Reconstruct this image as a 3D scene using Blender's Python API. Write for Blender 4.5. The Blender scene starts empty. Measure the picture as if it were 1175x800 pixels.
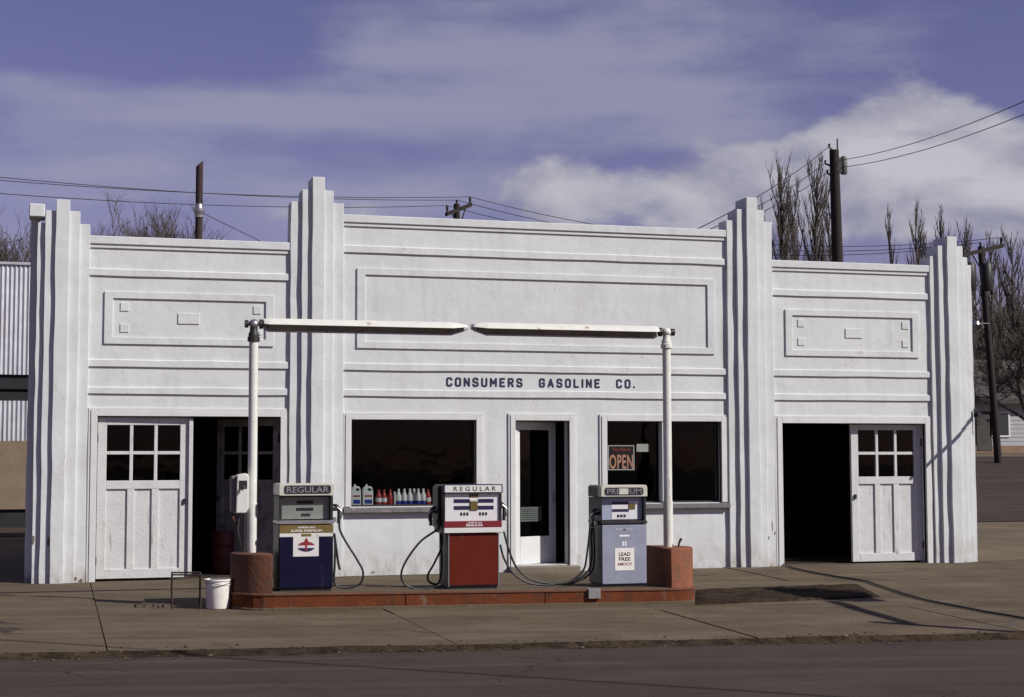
import bpy, bmesh, math, random
from mathutils import Vector, Matrix, noise as mnoise
random.seed(7)
R_ = math.radians
SC = bpy.context.scene
COL = SC.collection

# ------------------------------------------------------------------ camera
CAM = Vector((-6.758, -22.0, 1.614))
FW = Vector((0.2749, 0.9588, 0.0712)).normalized()
RT = Vector((0.9613, -0.2755, -0.0025)); RT = (RT - FW*RT.dot(FW)).normalized()
UP = RT.cross(FW).normalized()
FPX = 1800.0
cd = bpy.data.cameras.new('camera'); cam = bpy.data.objects.new('camera', cd); COL.objects.link(cam)
cd.sensor_width = 36.0; cd.sensor_fit = 'HORIZONTAL'; cd.lens = FPX/1175.0*36.0
cd.clip_start = 0.1; cd.clip_end = 3000
M = Matrix((RT, UP, -FW)).transposed().to_4x4(); M.translation = CAM
cam.matrix_world = M
SC.camera = cam

def ray(u, v): return FW + RT*((u-587.5)/FPX) - UP*((v-400)/FPX)
def onY(u, v, Y):
    d = ray(u, v); return CAM + d*((Y-CAM.y)/d.y)
def onZ(u, v, Z):
    d = ray(u, v); return CAM + d*((Z-CAM.z)/d.z)
def atD(u, v, D): return CAM + ray(u, v)*D          # D = distance along the optical axis

# ------------------------------------------------------------------ sun + sky
SUN_AZ, SUN_EL = 50.0, 37.0        # azimuth from the facade normal towards the right
tosun = Vector((math.sin(R_(SUN_AZ))*math.cos(R_(SUN_EL)), -math.cos(R_(SUN_AZ))*math.cos(R_(SUN_EL)), math.sin(R_(SUN_EL))))
sl = bpy.data.lights.new('sun', 'SUN'); so = bpy.data.objects.new('sun', sl); COL.objects.link(so)
sl.energy = 5.0; sl.angle = R_(0.55); sl.color = (1.0, 0.955, 0.89)
so.rotation_euler = tosun.to_track_quat('Z', 'Y').to_euler(); so.location = (20, -30, 30)

W = bpy.data.worlds.new('World'); SC.world = W; W.use_nodes = True
nt = W.node_tree; nt.nodes.clear()
def N(t, **k):
    n = nt.nodes.new(t)
    for a, b in k.items(): setattr(n, a, b)
    return n
def L(a, b): nt.links.new(a, b)
def mth(op, a, b=None, c=None, clamp=False):
    n = N('ShaderNodeMath', operation=op, use_clamp=clamp)
    for i, x in enumerate((a, b, c)):
        if x is None: continue
        if isinstance(x, (int, float)): n.inputs[i].default_value = x
        else: L(x, n.inputs[i])
    return n.outputs[0]
sky = N('ShaderNodeTexSky', sky_type='NISHITA'); sky.sun_disc = False
sky.sun_elevation = R_(SUN_EL); sky.sun_rotation = math.atan2(tosun.x, tosun.y)
sky.air_density = 1.0; sky.dust_density = 0.15; sky.ozone_density = 2.2
tint = N('ShaderNodeMix', data_type='RGBA', blend_type='MULTIPLY'); tint.inputs[0].default_value = 1.0
L(sky.outputs[0], tint.inputs[6]); tint.inputs[7].default_value = (1.01, 0.665, 0.91, 1)
tc = N('ShaderNodeTexCoord'); sep = N('ShaderNodeSeparateXYZ'); L(tc.outputs['Generated'], sep.inputs[0])
az = mth('ARCTAN2', sep.outputs[0], sep.outputs[1]); el = mth('ARCSINE', sep.outputs[2])
cmb = N('ShaderNodeCombineXYZ'); L(mth('MULTIPLY', az, 1.0), cmb.inputs[0]); L(mth('MULTIPLY', el, 1.7), cmb.inputs[1])
nz = N('ShaderNodeTexNoise'); nz.inputs['Scale'].default_value = 9.0; nz.inputs['Detail'].default_value = 9; nz.inputs['Roughness'].default_value = 0.55
nz.inputs['Distortion'].default_value = 0.25; L(cmb.outputs[0], nz.inputs['Vector'])
cmb2 = N('ShaderNodeCombineXYZ'); L(az, cmb2.inputs[0]); L(mth('MULTIPLY', el, 5.2), cmb2.inputs[1]); cmb2.inputs[2].default_value = 3.7
nz2 = N('ShaderNodeTexNoise'); nz2.inputs['Scale'].default_value = 4.2; nz2.inputs['Detail'].default_value = 6; nz2.inputs['Roughness'].default_value = 0.5
L(cmb2.outputs[0], nz2.inputs['Vector'])
def azel(u, v):
    d = ray(u, v).normalized(); return math.atan2(d.x, d.y), math.asin(d.z)
PXR = 1/FPX
def blob(u, v, ru, rv):
    a0, e0 = azel(u, v)
    dx = mth('DIVIDE', mth('SUBTRACT', az, a0), ru*PXR); dy = mth('DIVIDE', mth('SUBTRACT', el, e0), rv*PXR)
    r2 = mth('ADD', mth('MULTIPLY', dx, dx), mth('MULTIPLY', dy, dy))
    return mth('EXPONENT', mth('MULTIPLY', r2, -1.0))
def total(bl):
    s = None
    for b, w in bl:
        t = mth('MULTIPLY', blob(*b), w); s = t if s is None else mth('ADD', s, t)
    return s
# cumulus low over the roofs (crisper), thin veils above (soft)
cum = total([((1085,178,118,68),1.3), ((985,200,85,62),.95), ((850,212,95,50),1.0), ((640,216,100,46),.92), ((1170,235,60,70),.6), ((420,240,150,26),.42), ((150,232,120,30),.45), ((930,265,200,30),.35)])
cn = mth('ADD', mth('MULTIPLY', cum, 1.0), mth('MULTIPLY', mth('SUBTRACT', nz.outputs[0], 0.55), 2.0))
cfac = N('ShaderNodeMapRange', interpolation_type='SMOOTHSTEP'); L(cn, cfac.inputs[0]); cfac.inputs[1].default_value = 0.27; cfac.inputs[2].default_value = 0.60
veil = total([((230,118,340,30),.66), ((570,58,190,44),.80), ((640,150,330,50),.44), ((60,195,170,60),.58), ((860,120,330,80),.46), ((330,235,600,46),.52)])
vn = mth('ADD', veil, mth('MULTIPLY', mth('ADD', mth('SUBTRACT', nz2.outputs[0], 0.56), mth('MULTIPLY', mth('SUBTRACT', nz.outputs[0], .5), .40)), 2.2))
vfac = N('ShaderNodeMapRange', interpolation_type='SMOOTHSTEP'); L(vn, vfac.inputs[0]); vfac.inputs[1].default_value = 0.02; vfac.inputs[2].default_value = 0.80
mixv = N('ShaderNodeMix', data_type='RGBA'); L(mth('MULTIPLY', vfac.outputs[0], 0.72), mixv.inputs[0]); L(tint.outputs[2], mixv.inputs[6]); mixv.inputs[7].default_value = (4.5, 4.6, 6.1, 1)
mixc = N('ShaderNodeMix', data_type='RGBA'); L(mth('MULTIPLY', cfac.outputs[0], 0.86), mixc.inputs[0]); L(mixv.outputs[2], mixc.inputs[6])
# cloud tops brighter than their bases
nzs = N('ShaderNodeTexNoise'); nzs.inputs['Scale'].default_value = 16; nzs.inputs['Detail'].default_value = 5; L(cmb.outputs[0], nzs.inputs['Vector'])
csh = N('ShaderNodeMix', data_type='RGBA'); csh.inputs[6].default_value = (4.0, 3.95, 5.3, 1); csh.inputs[7].default_value = (7.8, 7.7, 8.1, 1)
vsh = N('ShaderNodeVectorMath', operation='ADD'); L(cmb.outputs[0], vsh.inputs[0]); vsh.inputs[1].default_value = (.010, .022, 0)
nzl = N('ShaderNodeTexNoise'); nzl.inputs['Scale'].default_value = 9.0; nzl.inputs['Detail'].default_value = 9; nzl.inputs['Roughness'].default_value = .55; nzl.inputs['Distortion'].default_value = .25; L(vsh.outputs[0], nzl.inputs['Vector'])
relief = mth('MULTIPLY', mth('SUBTRACT', nz.outputs[0], nzl.outputs[0]), 2.6)        # billows lit from above right
cb = N('ShaderNodeMapRange'); L(mth('ADD', mth('ADD', mth('MULTIPLY', cn, .45), relief), mth('MULTIPLY', nzs.outputs[0], .35)), cb.inputs[0]); cb.inputs[1].default_value = 0.10; cb.inputs[2].default_value = 1.0
L(cb.outputs[0], csh.inputs[0]); L(csh.outputs[2], mixc.inputs[7])
bg = N('ShaderNodeBackground'); L(mixc.outputs[2], bg.inputs[0]); bg.inputs[1].default_value = 0.069
wo = N('ShaderNodeOutputWorld'); L(bg.outputs[0], wo.inputs[0])

SC.view_settings.view_transform = 'Standard'; SC.view_settings.look = 'None'
SC.view_settings.exposure = 0.09; SC.view_settings.gamma = 1.0

# ------------------------------------------------------------------ materials
MATS = {}
def material(name, col, rough=0.7, var=0.12, scale=6.0, col2=None, thr=(0.5, 0.7), scale2=3.0, bump=0.0, bscale=40.0, spec=0.4, metal=0.0,
             streak=False, fine=0.0, coat=0.0, stretch=(1, 1, 1)):
    m = bpy.data.materials.new(name); m.use_nodes = True; t = m.node_tree; n = t.nodes; l = t.links
    b = n['Principled BSDF']; b.inputs['Roughness'].default_value = rough; b.inputs['Metallic'].default_value = metal
    b.inputs['Specular IOR Level'].default_value = spec
    if coat: b.inputs['Coat Weight'].default_value = coat; b.inputs['Coat Roughness'].default_value = .15
    g = n.new('ShaderNodeNewGeometry'); mp = n.new('ShaderNodeMapping'); l.new(g.outputs['Position'], mp.inputs[0]); mp.inputs['Scale'].default_value = stretch
    tx = n.new('ShaderNodeTexNoise'); tx.inputs['Scale'].default_value = scale; tx.inputs['Detail'].default_value = 7; tx.inputs['Roughness'].default_value = .6
    l.new(mp.outputs[0], tx.inputs['Vector'])
    r = n.new('ShaderNodeValToRGB'); e = r.color_ramp.elements
    e[0].position = .3; e[1].position = .7
    e[0].color = tuple(c*(1-var) for c in col)+(1,); e[1].color = tuple(min(1, c*(1+var)) for c in col)+(1,)
    l.new(tx.outputs[0], r.inputs[0]); out = r.outputs[0]
    if fine:
        f = n.new('ShaderNodeTexNoise'); f.inputs['Scale'].default_value = 130; f.inputs['Detail'].default_value = 3; l.new(g.outputs['Position'], f.inputs['Vector'])
        fm = n.new('ShaderNodeMapRange'); l.new(f.outputs[0], fm.inputs[0]); fm.inputs[1].default_value = .3; fm.inputs[2].default_value = .7; fm.inputs[3].default_value = 1-fine; fm.inputs[4].default_value = 1+fine
        mm = n.new('ShaderNodeMix'); mm.data_type = 'RGBA'; mm.blend_type = 'MULTIPLY'; mm.inputs[0].default_value = 1
        l.new(out, mm.inputs[6]); l.new(fm.outputs[0], mm.inputs[7]); out = mm.outputs[2]
    if col2:
        t2 = n.new('ShaderNodeTexNoise'); t2.inputs['Scale'].default_value = scale2; t2.inputs['Detail'].default_value = 9; t2.inputs['Roughness'].default_value = .65
        mp2 = n.new('ShaderNodeMapping'); l.new(g.outputs['Position'], mp2.inputs[0]); mp2.inputs['Location'].default_value = (7.3, 2.1, 4.4)
        if streak: mp2.inputs['Scale'].default_value = (1, 1, .12)
        l.new(mp2.outputs[0], t2.inputs['Vector'])
        mr = n.new('ShaderNodeMapRange'); l.new(t2.outputs[0], mr.inputs[0]); mr.inputs[1].default_value = thr[0]; mr.inputs[2].default_value = thr[1]
        mx = n.new('ShaderNodeMix'); mx.data_type = 'RGBA'; l.new(mr.outputs[0], mx.inputs[0]); l.new(out, mx.inputs[6]); mx.inputs[7].default_value = col2+(1,)
        out = mx.outputs[2]
    l.new(out, b.inputs['Base Color'])
    if bump:
        tb = n.new('ShaderNodeTexNoise'); tb.inputs['Scale'].default_value = bscale; tb.inputs['Detail'].default_value = 6; l.new(mp.outputs[0], tb.inputs['Vector'])
        bp = n.new('ShaderNodeBump'); bp.inputs['Strength'].default_value = bump; bp.inputs['Distance'].default_value = .02; l.new(tb.outputs[0], bp.inputs['Height'])
        l.new(bp.outputs[0], b.inputs['Normal'])
    MATS[name] = m
    return m

def stucco(name, col):
    m = bpy.data.materials.new(name); m.use_nodes = True; t = m.node_tree; n = t.nodes; l = t.links
    b = n['Principled BSDF']; b.inputs['Roughness'].default_value = .82; b.inputs['Specular IOR Level'].default_value = .25
    g = n.new('ShaderNodeNewGeometry')
    def noise(sc, det=6, ro=.55, stretch=(1, 1, 1), off=(0, 0, 0)):
        mp = n.new('ShaderNodeMapping'); mp.inputs['Scale'].default_value = stretch; mp.inputs['Location'].default_value = off; l.new(g.outputs['Position'], mp.inputs[0])
        x = n.new('ShaderNodeTexNoise'); x.inputs['Scale'].default_value = sc; x.inputs['Detail'].default_value = det; x.inputs['Roughness'].default_value = ro; l.new(mp.outputs[0], x.inputs['Vector']); return x.outputs[0]
    def rng(v, a, b_, c=0., d=1.):
        x = n.new('ShaderNodeMapRange'); l.new(v, x.inputs[0]); x.inputs[1].default_value = a; x.inputs[2].default_value = b_; x.inputs[3].default_value = c; x.inputs[4].default_value = d; return x.outputs[0]
    def mix(f, a, c, bt='MIX'):
        x = n.new('ShaderNodeMix'); x.data_type = 'RGBA'; x.blend_type = bt
        if isinstance(f, float): x.inputs[0].default_value = f
        else: l.new(f, x.inputs[0])
        for s, q in ((6, a), (7, c)):
            if isinstance(q, tuple): x.inputs[s].default_value = q+(1,)
            else: l.new(q, x.inputs[s])
        return x.outputs[2]
    def mul(a, c):
        x = n.new('ShaderNodeMath'); x.operation = 'MULTIPLY'
        for i, q in enumerate((a, c)):
            if isinstance(q, float): x.inputs[i].default_value = q
            else: l.new(q, x.inputs[i])
        return x.outputs[0]
    base = mix(rng(noise(2.2), .3, .7), tuple(c*.93 for c in col), tuple(min(1, c*1.04) for c in col))
    base = mix(mul(rng(noise(7, 8, .6, (1, 1, .13)), .50, .72), .34), base, (col[0]*.72, col[1]*.70, col[2]*.66))     # rain streaks
    base = mix(mul(rng(noise(5, 9, .7, (1, 1, 1), (5, 5, 5)), .56, .70), .40), base, (col[0]*.80, col[1]*.78, col[2]*.74))   # dusty patches
    sp = n.new('ShaderNodeSeparateXYZ'); l.new(g.outputs['Position'], sp.inputs[0])
    spl = mul(rng(sp.outputs[2], .45, .0), rng(noise(6, 8, .7, (1, 1, .5)), .42, .66))                                         # mud splashes off the forecourt
    base = mix(mul(spl, .75), base, (.27, .235, .19))
    sm = mul(rng(sp.outputs[2], .55, .05), rng(noise(1.3, 6, .6, (1, 1, 1), (3, 3, 9)), .60, .70))                         # soot smudges
    base = mix(mul(sm, .75), base, (.16, .15, .15))
    base = mix(mul(rng(noise(1.1, 5, .5, (1, 1, 1.6), (8, 0, 2)), .52, .60), .30), base, (col[0]*1.10, col[1]*1.10, col[2]*1.13))     # overpainted areas
    base = mix(mul(rng(noise(4, 6, .6, (1.0, 1, .05), (1, 0, 7)), .66, .74), .28), base, (.36, .28, .22))                              # rust runs
    base = mix(mul(rng(noise(11, 8, .75, (1, 1, 1), (9, 1, 3)), .71, .74), .8), base, (.42, .40, .38))                         # small chips
    # hairline cracks
    dn = n.new('ShaderNodeTexNoise'); dn.inputs['Scale'].default_value = 3; l.new(g.outputs['Position'], dn.inputs['Vector'])
    va = n.new('ShaderNodeMix'); va.data_type = 'RGBA'; va.blend_type = 'ADD'; va.inputs[0].default_value = .5; l.new(g.outputs['Position'], va.inputs[6]); l.new(dn.outputs['Color'], va.inputs[7])
    vo = n.new('ShaderNodeTexVoronoi'); vo.feature = 'DISTANCE_TO_EDGE'; vo.inputs['Scale'].default_value = .9; l.new(va.outputs[2], vo.inputs['Vector'])
    cr = mul(rng(vo.outputs['Distance'], .006, .001), rng(noise(1.7, 3, .5, (1, 1, 1), (2, 8, 1)), .54, .62))
    base = mix(mul(cr, .5), base, (.38, .36, .36))
    l.new(base, b.inputs['Base Color'])
    b1 = n.new('ShaderNodeBump'); b1.inputs['Strength'].default_value = .20; b1.inputs['Distance'].default_value = .03; l.new(noise(7, 4), b1.inputs['Height'])
    b2 = n.new('ShaderNodeBump'); b2.inputs['Strength'].default_value = .07; b2.inputs['Distance'].default_value = .012; l.new(noise(45, 5, .65), b2.inputs['Height']); l.new(b1.outputs[0], b2.inputs['Normal'])
    l.new(b2.outputs[0], b.inputs['Normal'])
    MATS[name] = m

stucco('stucco', (.565, .583, .582))
material('trim_paint', (.575, .585, .575), .6, .06, 5, (.50, .47, .44), (.62, .74), 9, bump=.15, bscale=30)
material('door_paint', (.535, .54, .535), .6, .07, 6, (.33, .31, .29), (.60, .70), 14, bump=.25, bscale=26, streak=True)
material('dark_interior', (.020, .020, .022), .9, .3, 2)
material('interior_wood', (.16, .15, .145), .7, .2, 6, (.07, .06, .06), (.5, .7), 5)
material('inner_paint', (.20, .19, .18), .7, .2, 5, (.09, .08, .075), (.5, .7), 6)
material('sill_grey', (.15, .14, .145), .8, .2, 8, (.28, .27, .26), (.55, .7), 9, bump=.3, bscale=30)
material('reflector_grey', (.20, .185, .175), .6, .2, 3, (.11, .095, .09), (.5, .7), 4)
material('bare_plaster', (.13, .115, .10), .95, .3, 20, bump=.4, bscale=40)
material('oily_floor', (.050, .040, .031), .8, .3, 2, (.02, .017, .014), (.45, .62), 2.5, spec=.2)
material('roofing', (.05, .05, .05), .9, .2, 3)
material('letter_navy', (.018, .018, .055), .55, .1, 20)
material('concrete', (.098, .075, .049), .9, .24, 1.1, (.056, .044, .032), (.56, .74), 1.7, bump=.5, bscale=22, fine=.20, spec=.18)
material('concrete_edge', (.16, .135, .105), .9, .15, 3, bump=.4, bscale=30, fine=.12)
material('asphalt', (.046, .035, .027), .88, .16, .8, (.060, .047, .037), (.5, .75), .5, bump=.5, bscale=60, fine=.26, spec=.2)
material('dirt', (.040, .030, .020), .95, .45, 3, (.014, .010, .006), (.45, .65), 9, bump=.9, bscale=25, fine=.3, spec=.05)
material('grit_mix', (.11, .088, .066), .95, .5, 9, (.05, .04, .03), (.45, .55), 11)
material('dry_grass', (.115, .088, .050), .95, .3, .6, (.075, .060, .040), (.45, .7), .25, bump=.8, bscale=8, fine=.3)
material('pedestal_paint', (.20, .066, .030), .8, .22, 5, (.12, .062, .040), (.48, .68), 7, bump=.4, bscale=20)
material('island_paint', (.115, .033, .013), .85, .2, 5, (.075, .034, .020), (.50, .68), 7, bump=.35, bscale=22, streak=True, spec=.12)
material('rust_paint', (.115, .042, .022), .85, .25, 5, (.075, .042, .028), (.46, .66), 7, bump=.4, bscale=20)
material('dark_metal', (.03, .028, .028), .5, .2, 12, metal=.3)
material('black_enamel', (.022, .021, .023), .42, .2, 10, (.05, .045, .04), (.6, .75), 8)
material('steel', (.42, .42, .42), .35, .15, 10, (.22, .18, .15), (.6, .75), 8, metal=.8)
material('post_paint', (.60, .60, .55), .5, .07, 6, (.30, .20, .14), (.61, .68), 10, bump=.1, bscale=30, streak=True)
material('navy_enamel', (.0055, .0048, .024), .45, .15, 4, (.010, .009, .032), (.55, .75), 6, spec=.14)
material('red_enamel', (.100, .0125, .0060), .5, .12, 4, (.075, .014, .008), (.55, .75), 5, spec=.12)
material('grey_enamel', (.245, .265, .335), .42, .08, 5, (.19, .20, .25), (.55, .74), 6, spec=.3)
material('white_enamel', (.60, .60, .57), .4, .05, 6, (.40, .38, .34), (.62, .74), 9)
material('cream_enamel', (.50, .49, .42), .4, .06, 6)
material('gold_paint', (.15, .105, .03), .45, .1, 12)
material('band_red', (.17, .014, .022), .4, .06, 8)
material('dial_white', (.76, .76, .77), .5, .05, 8)
material('dial_blue', (.36, .40, .52), .45, .05, 8)
material('recess_dark', (.016, .015, .026), .5, .15, 8)
material('recess_text', (.20, .20, .205), .5, .15, 8)
material('dial_grey', (.24, .25, .23), .4, .12, 8)
material('dial_navy', (.020, .018, .065), .4, .1, 8)
material('ink_black', (.012, .012, .014), .6, .1, 8)
material('ink_white', (.74, .74, .74), .6, .03, 8)
material('ink_red', (.22, .02, .022), .6, .03, 8)
material('ink_script', (.55, .10, .06), .6, .05, 8)
material('ink_orange', (.88, .42, .27), .6, .05, 8)
material('paper', (.70, .68, .62), .8, .06, 10)
material('rubber', (.014, .013, .016), .5, .2, 20)
material('bucket_plastic', (.70, .68, .62), .45, .05, 8, (.35, .31, .26), (.60, .72), 9)
material('plastic_white', (.66, .66, .64), .4, .03, 8)
material('plastic_red', (.30, .03, .025), .4, .06, 8)
material('plastic_blue', (.03, .045, .26), .4, .05, 8)
material('drum_red', (.07, .012, .008), .5, .15, 6, (.06, .02, .015), (.55, .7), 7)
material('galvanised', (.48, .49, .52), .45, .12, 3, (.30, .28, .26), (.6, .75), 3, metal=.35, streak=True)
material('block_tan', (.20, .15, .10), .9, .15, 3)
material('transformer_grey', (.11, .11, .11), .6, .2, 6)
material('pole_wood', (.019, .014, .012), .9, .25, 3, bump=.4, bscale=20, stretch=(4, 4, .4))
material('pipe_rust', (.034, .020, .017), .85, .2, 8, bump=.3, bscale=30)
material('bark', (.066, .053, .045), .95, .25, 3)
material('bark_warm', (.080, .063, .050), .95, .25, 3)
material('shaded_siding', (.34, .34, .36), .7, .06, 3)  # white boards darkened: their shade is put into the base colour
material('roof_dark', (.055, .048, .046), .9, .2, 3)
material('far_brick', (.20, .13, .09), .9, .2, 2)
def add_cracks(name, scale, width, dark, mask=(.5,.6), distort=.35, msc=.35):
    m = MATS[name]; n = m.node_tree.nodes; l = m.node_tree.links; b = n['Principled BSDF']; src = b.inputs['Base Color'].links[0].from_socket
    g = n.new('ShaderNodeNewGeometry'); dn = n.new('ShaderNodeTexNoise'); dn.inputs['Scale'].default_value = 1.8; dn.inputs['Detail'].default_value = 6; l.new(g.outputs['Position'], dn.inputs['Vector'])
    va = n.new('ShaderNodeMix'); va.data_type = 'RGBA'; va.blend_type = 'ADD'; va.inputs[0].default_value = distort; l.new(g.outputs['Position'], va.inputs[6]); l.new(dn.outputs['Color'], va.inputs[7])
    vo = n.new('ShaderNodeTexVoronoi'); vo.feature = 'DISTANCE_TO_EDGE'; vo.inputs['Scale'].default_value = scale; l.new(va.outputs[2], vo.inputs['Vector'])
    mr = n.new('ShaderNodeMapRange'); l.new(vo.outputs['Distance'], mr.inputs[0]); mr.inputs[1].default_value = width; mr.inputs[2].default_value = width*.35
    mn = n.new('ShaderNodeTexNoise'); mn.inputs['Scale'].default_value = msc; l.new(g.outputs['Position'], mn.inputs['Vector'])
    m2 = n.new('ShaderNodeMapRange'); l.new(mn.outputs[0], m2.inputs[0]); m2.inputs[1].default_value = mask[0]; m2.inputs[2].default_value = mask[1]
    mu = n.new('ShaderNodeMath'); mu.operation = 'MULTIPLY'; l.new(mr.outputs[0], mu.inputs[0]); l.new(m2.outputs[0], mu.inputs[1])
    mx = n.new('ShaderNodeMix'); mx.data_type = 'RGBA'; l.new(mu.outputs[0], mx.inputs[0]); l.new(src, mx.inputs[6]); mx.inputs[7].default_value = dark+(1,); l.new(mx.outputs[2], b.inputs['Base Color'])
def add_patches(name, scale, stretch, thr, colr, amt=1.0, off=(0, 0, 0), det=9):
    m = MATS[name]; n = m.node_tree.nodes; l = m.node_tree.links; b = n['Principled BSDF']; src = b.inputs['Base Color'].links[0].from_socket
    g = n.new('ShaderNodeNewGeometry'); mp = n.new('ShaderNodeMapping'); mp.inputs['Scale'].default_value = stretch; mp.inputs['Location'].default_value = off; l.new(g.outputs['Position'], mp.inputs[0])
    t = n.new('ShaderNodeTexNoise'); t.inputs['Scale'].default_value = scale; t.inputs['Detail'].default_value = det; t.inputs['Roughness'].default_value = .68; l.new(mp.outputs[0], t.inputs['Vector'])
    mr = n.new('ShaderNodeMapRange'); l.new(t.outputs[0], mr.inputs[0]); mr.inputs[1].default_value = thr[0]; mr.inputs[2].default_value = thr[1]; mr.inputs[4].default_value = amt
    mx = n.new('ShaderNodeMix'); mx.data_type = 'RGBA'; l.new(mr.outputs[0], mx.inputs[0]); l.new(src, mx.inputs[6]); mx.inputs[7].default_value = colr+(1,); l.new(mx.outputs[2], b.inputs['Base Color'])
add_patches('concrete', 1.2, (.22, 1.3, 1), (.50, .68), (.150, .122, .092), .75)                    # scuffed pale drag marks along the drive
add_patches('concrete', 1.6, (.16, 2.2, 1), (.55, .70), (.048, .037, .027), .75, (3, 8, 1))         # tyre and oil tracks
add_patches('concrete', 3.2, (1, 1, 1), (.63, .70), (.030, .024, .018), .85, (11, 2, 5))            # drips
add_patches('concrete', 9, (1, 1, 1), (.66, .72), (.17, .145, .115), .6, (1, 12, 5))                # pale chips
add_patches('asphalt', 1.5, (.15, 2.0, 1), (.52, .68), (.078, .062, .050), .8)
add_patches('asphalt', 1.5, (.12, 2.4, 1), (.54, .70), (.026, .020, .016), .8, (5, 5, 0))
add_patches('island_paint', 4, (1, 1, .5), (.58, .66), (.15, .12, .095), .7, (4, 1, 2))             # paint worn to the cement
add_patches('island_paint', 6, (1, 1, 1), (.60, .68), (.035, .024, .018), .8, (9, 9, 2))
add_patches('pedestal_paint', 5, (1, 1, .6), (.60, .68), (.17, .12, .085), .7, (4, 1, 2))
for nm_ in ('navy_enamel', 'red_enamel', 'grey_enamel', 'white_enamel', 'cream_enamel', 'gold_paint', 'band_red'):
    add_patches(nm_, 7, (1, 1, .35), (.60, .74), (.10, .085, .07), .45, (2, 7, 4))                  # grime runs
    add_patches(nm_, 26, (1, 1, 1), (.70, .73), (.16, .12, .09), .8, (6, 3, 8))                     # chips
add_patches('door_paint', 9, (1, 1, .10), (.64, .69), (.10, .09, .08), .85, (1, 5, 9))              # split, flaked boards
add_cracks('concrete', .28, .0045, (.035, .028, .020), (.50, .56)); add_cracks('asphalt', .35, .0045, (.022, .018, .014), (.48, .56))
def glass(name, tintc, ior=1.5):
    m = bpy.data.materials.new(name); m.use_nodes = True; t = m.node_tree; n = t.nodes; l = t.links; n.remove(n['Principled BSDF'])
    tr = n.new('ShaderNodeBsdfTransparent'); tr.inputs[0].default_value = tintc+(1,)
    gl = n.new('ShaderNodeBsdfGlossy'); gl.inputs['Roughness'].default_value = .03
    lw_ = n.new('ShaderNodeLayerWeight'); lw_.inputs[0].default_value = .5
    pw_ = n.new('ShaderNodeMath'); pw_.operation = 'POWER'; l.new(lw_.outputs['Facing'], pw_.inputs[0]); pw_.inputs[1].default_value = 4.0
    fr = n.new('ShaderNodeMath'); fr.operation = 'MULTIPLY_ADD'; l.new(pw_.outputs[0], fr.inputs[0]); fr.inputs[1].default_value = .9; fr.inputs[2].default_value = .007
    g = n.new('ShaderNodeNewGeometry'); tx = n.new('ShaderNodeTexNoise'); tx.inputs['Scale'].default_value = 2.5; l.new(g.outputs['Position'], tx.inputs['Vector'])
    bp = n.new('ShaderNodeBump'); bp.inputs['Strength'].default_value = .06; bp.inputs['Distance'].default_value = .05; l.new(tx.outputs[0], bp.inputs['Height']); l.new(bp.outputs[0], gl.inputs['Normal'])
    mx = n.new('ShaderNodeMixShader'); l.new(fr.outputs[0], mx.inputs[0]); l.new(tr.outputs[0], mx.inputs[1]); l.new(gl.outputs[0], mx.inputs[2])
    l.new(mx.outputs[0], n['Material Output'].inputs[0]); MATS[name] = m
glass('window_glass', (.80, .82, .82)); glass('dial_glass', (.97, .97, .97))

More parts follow.
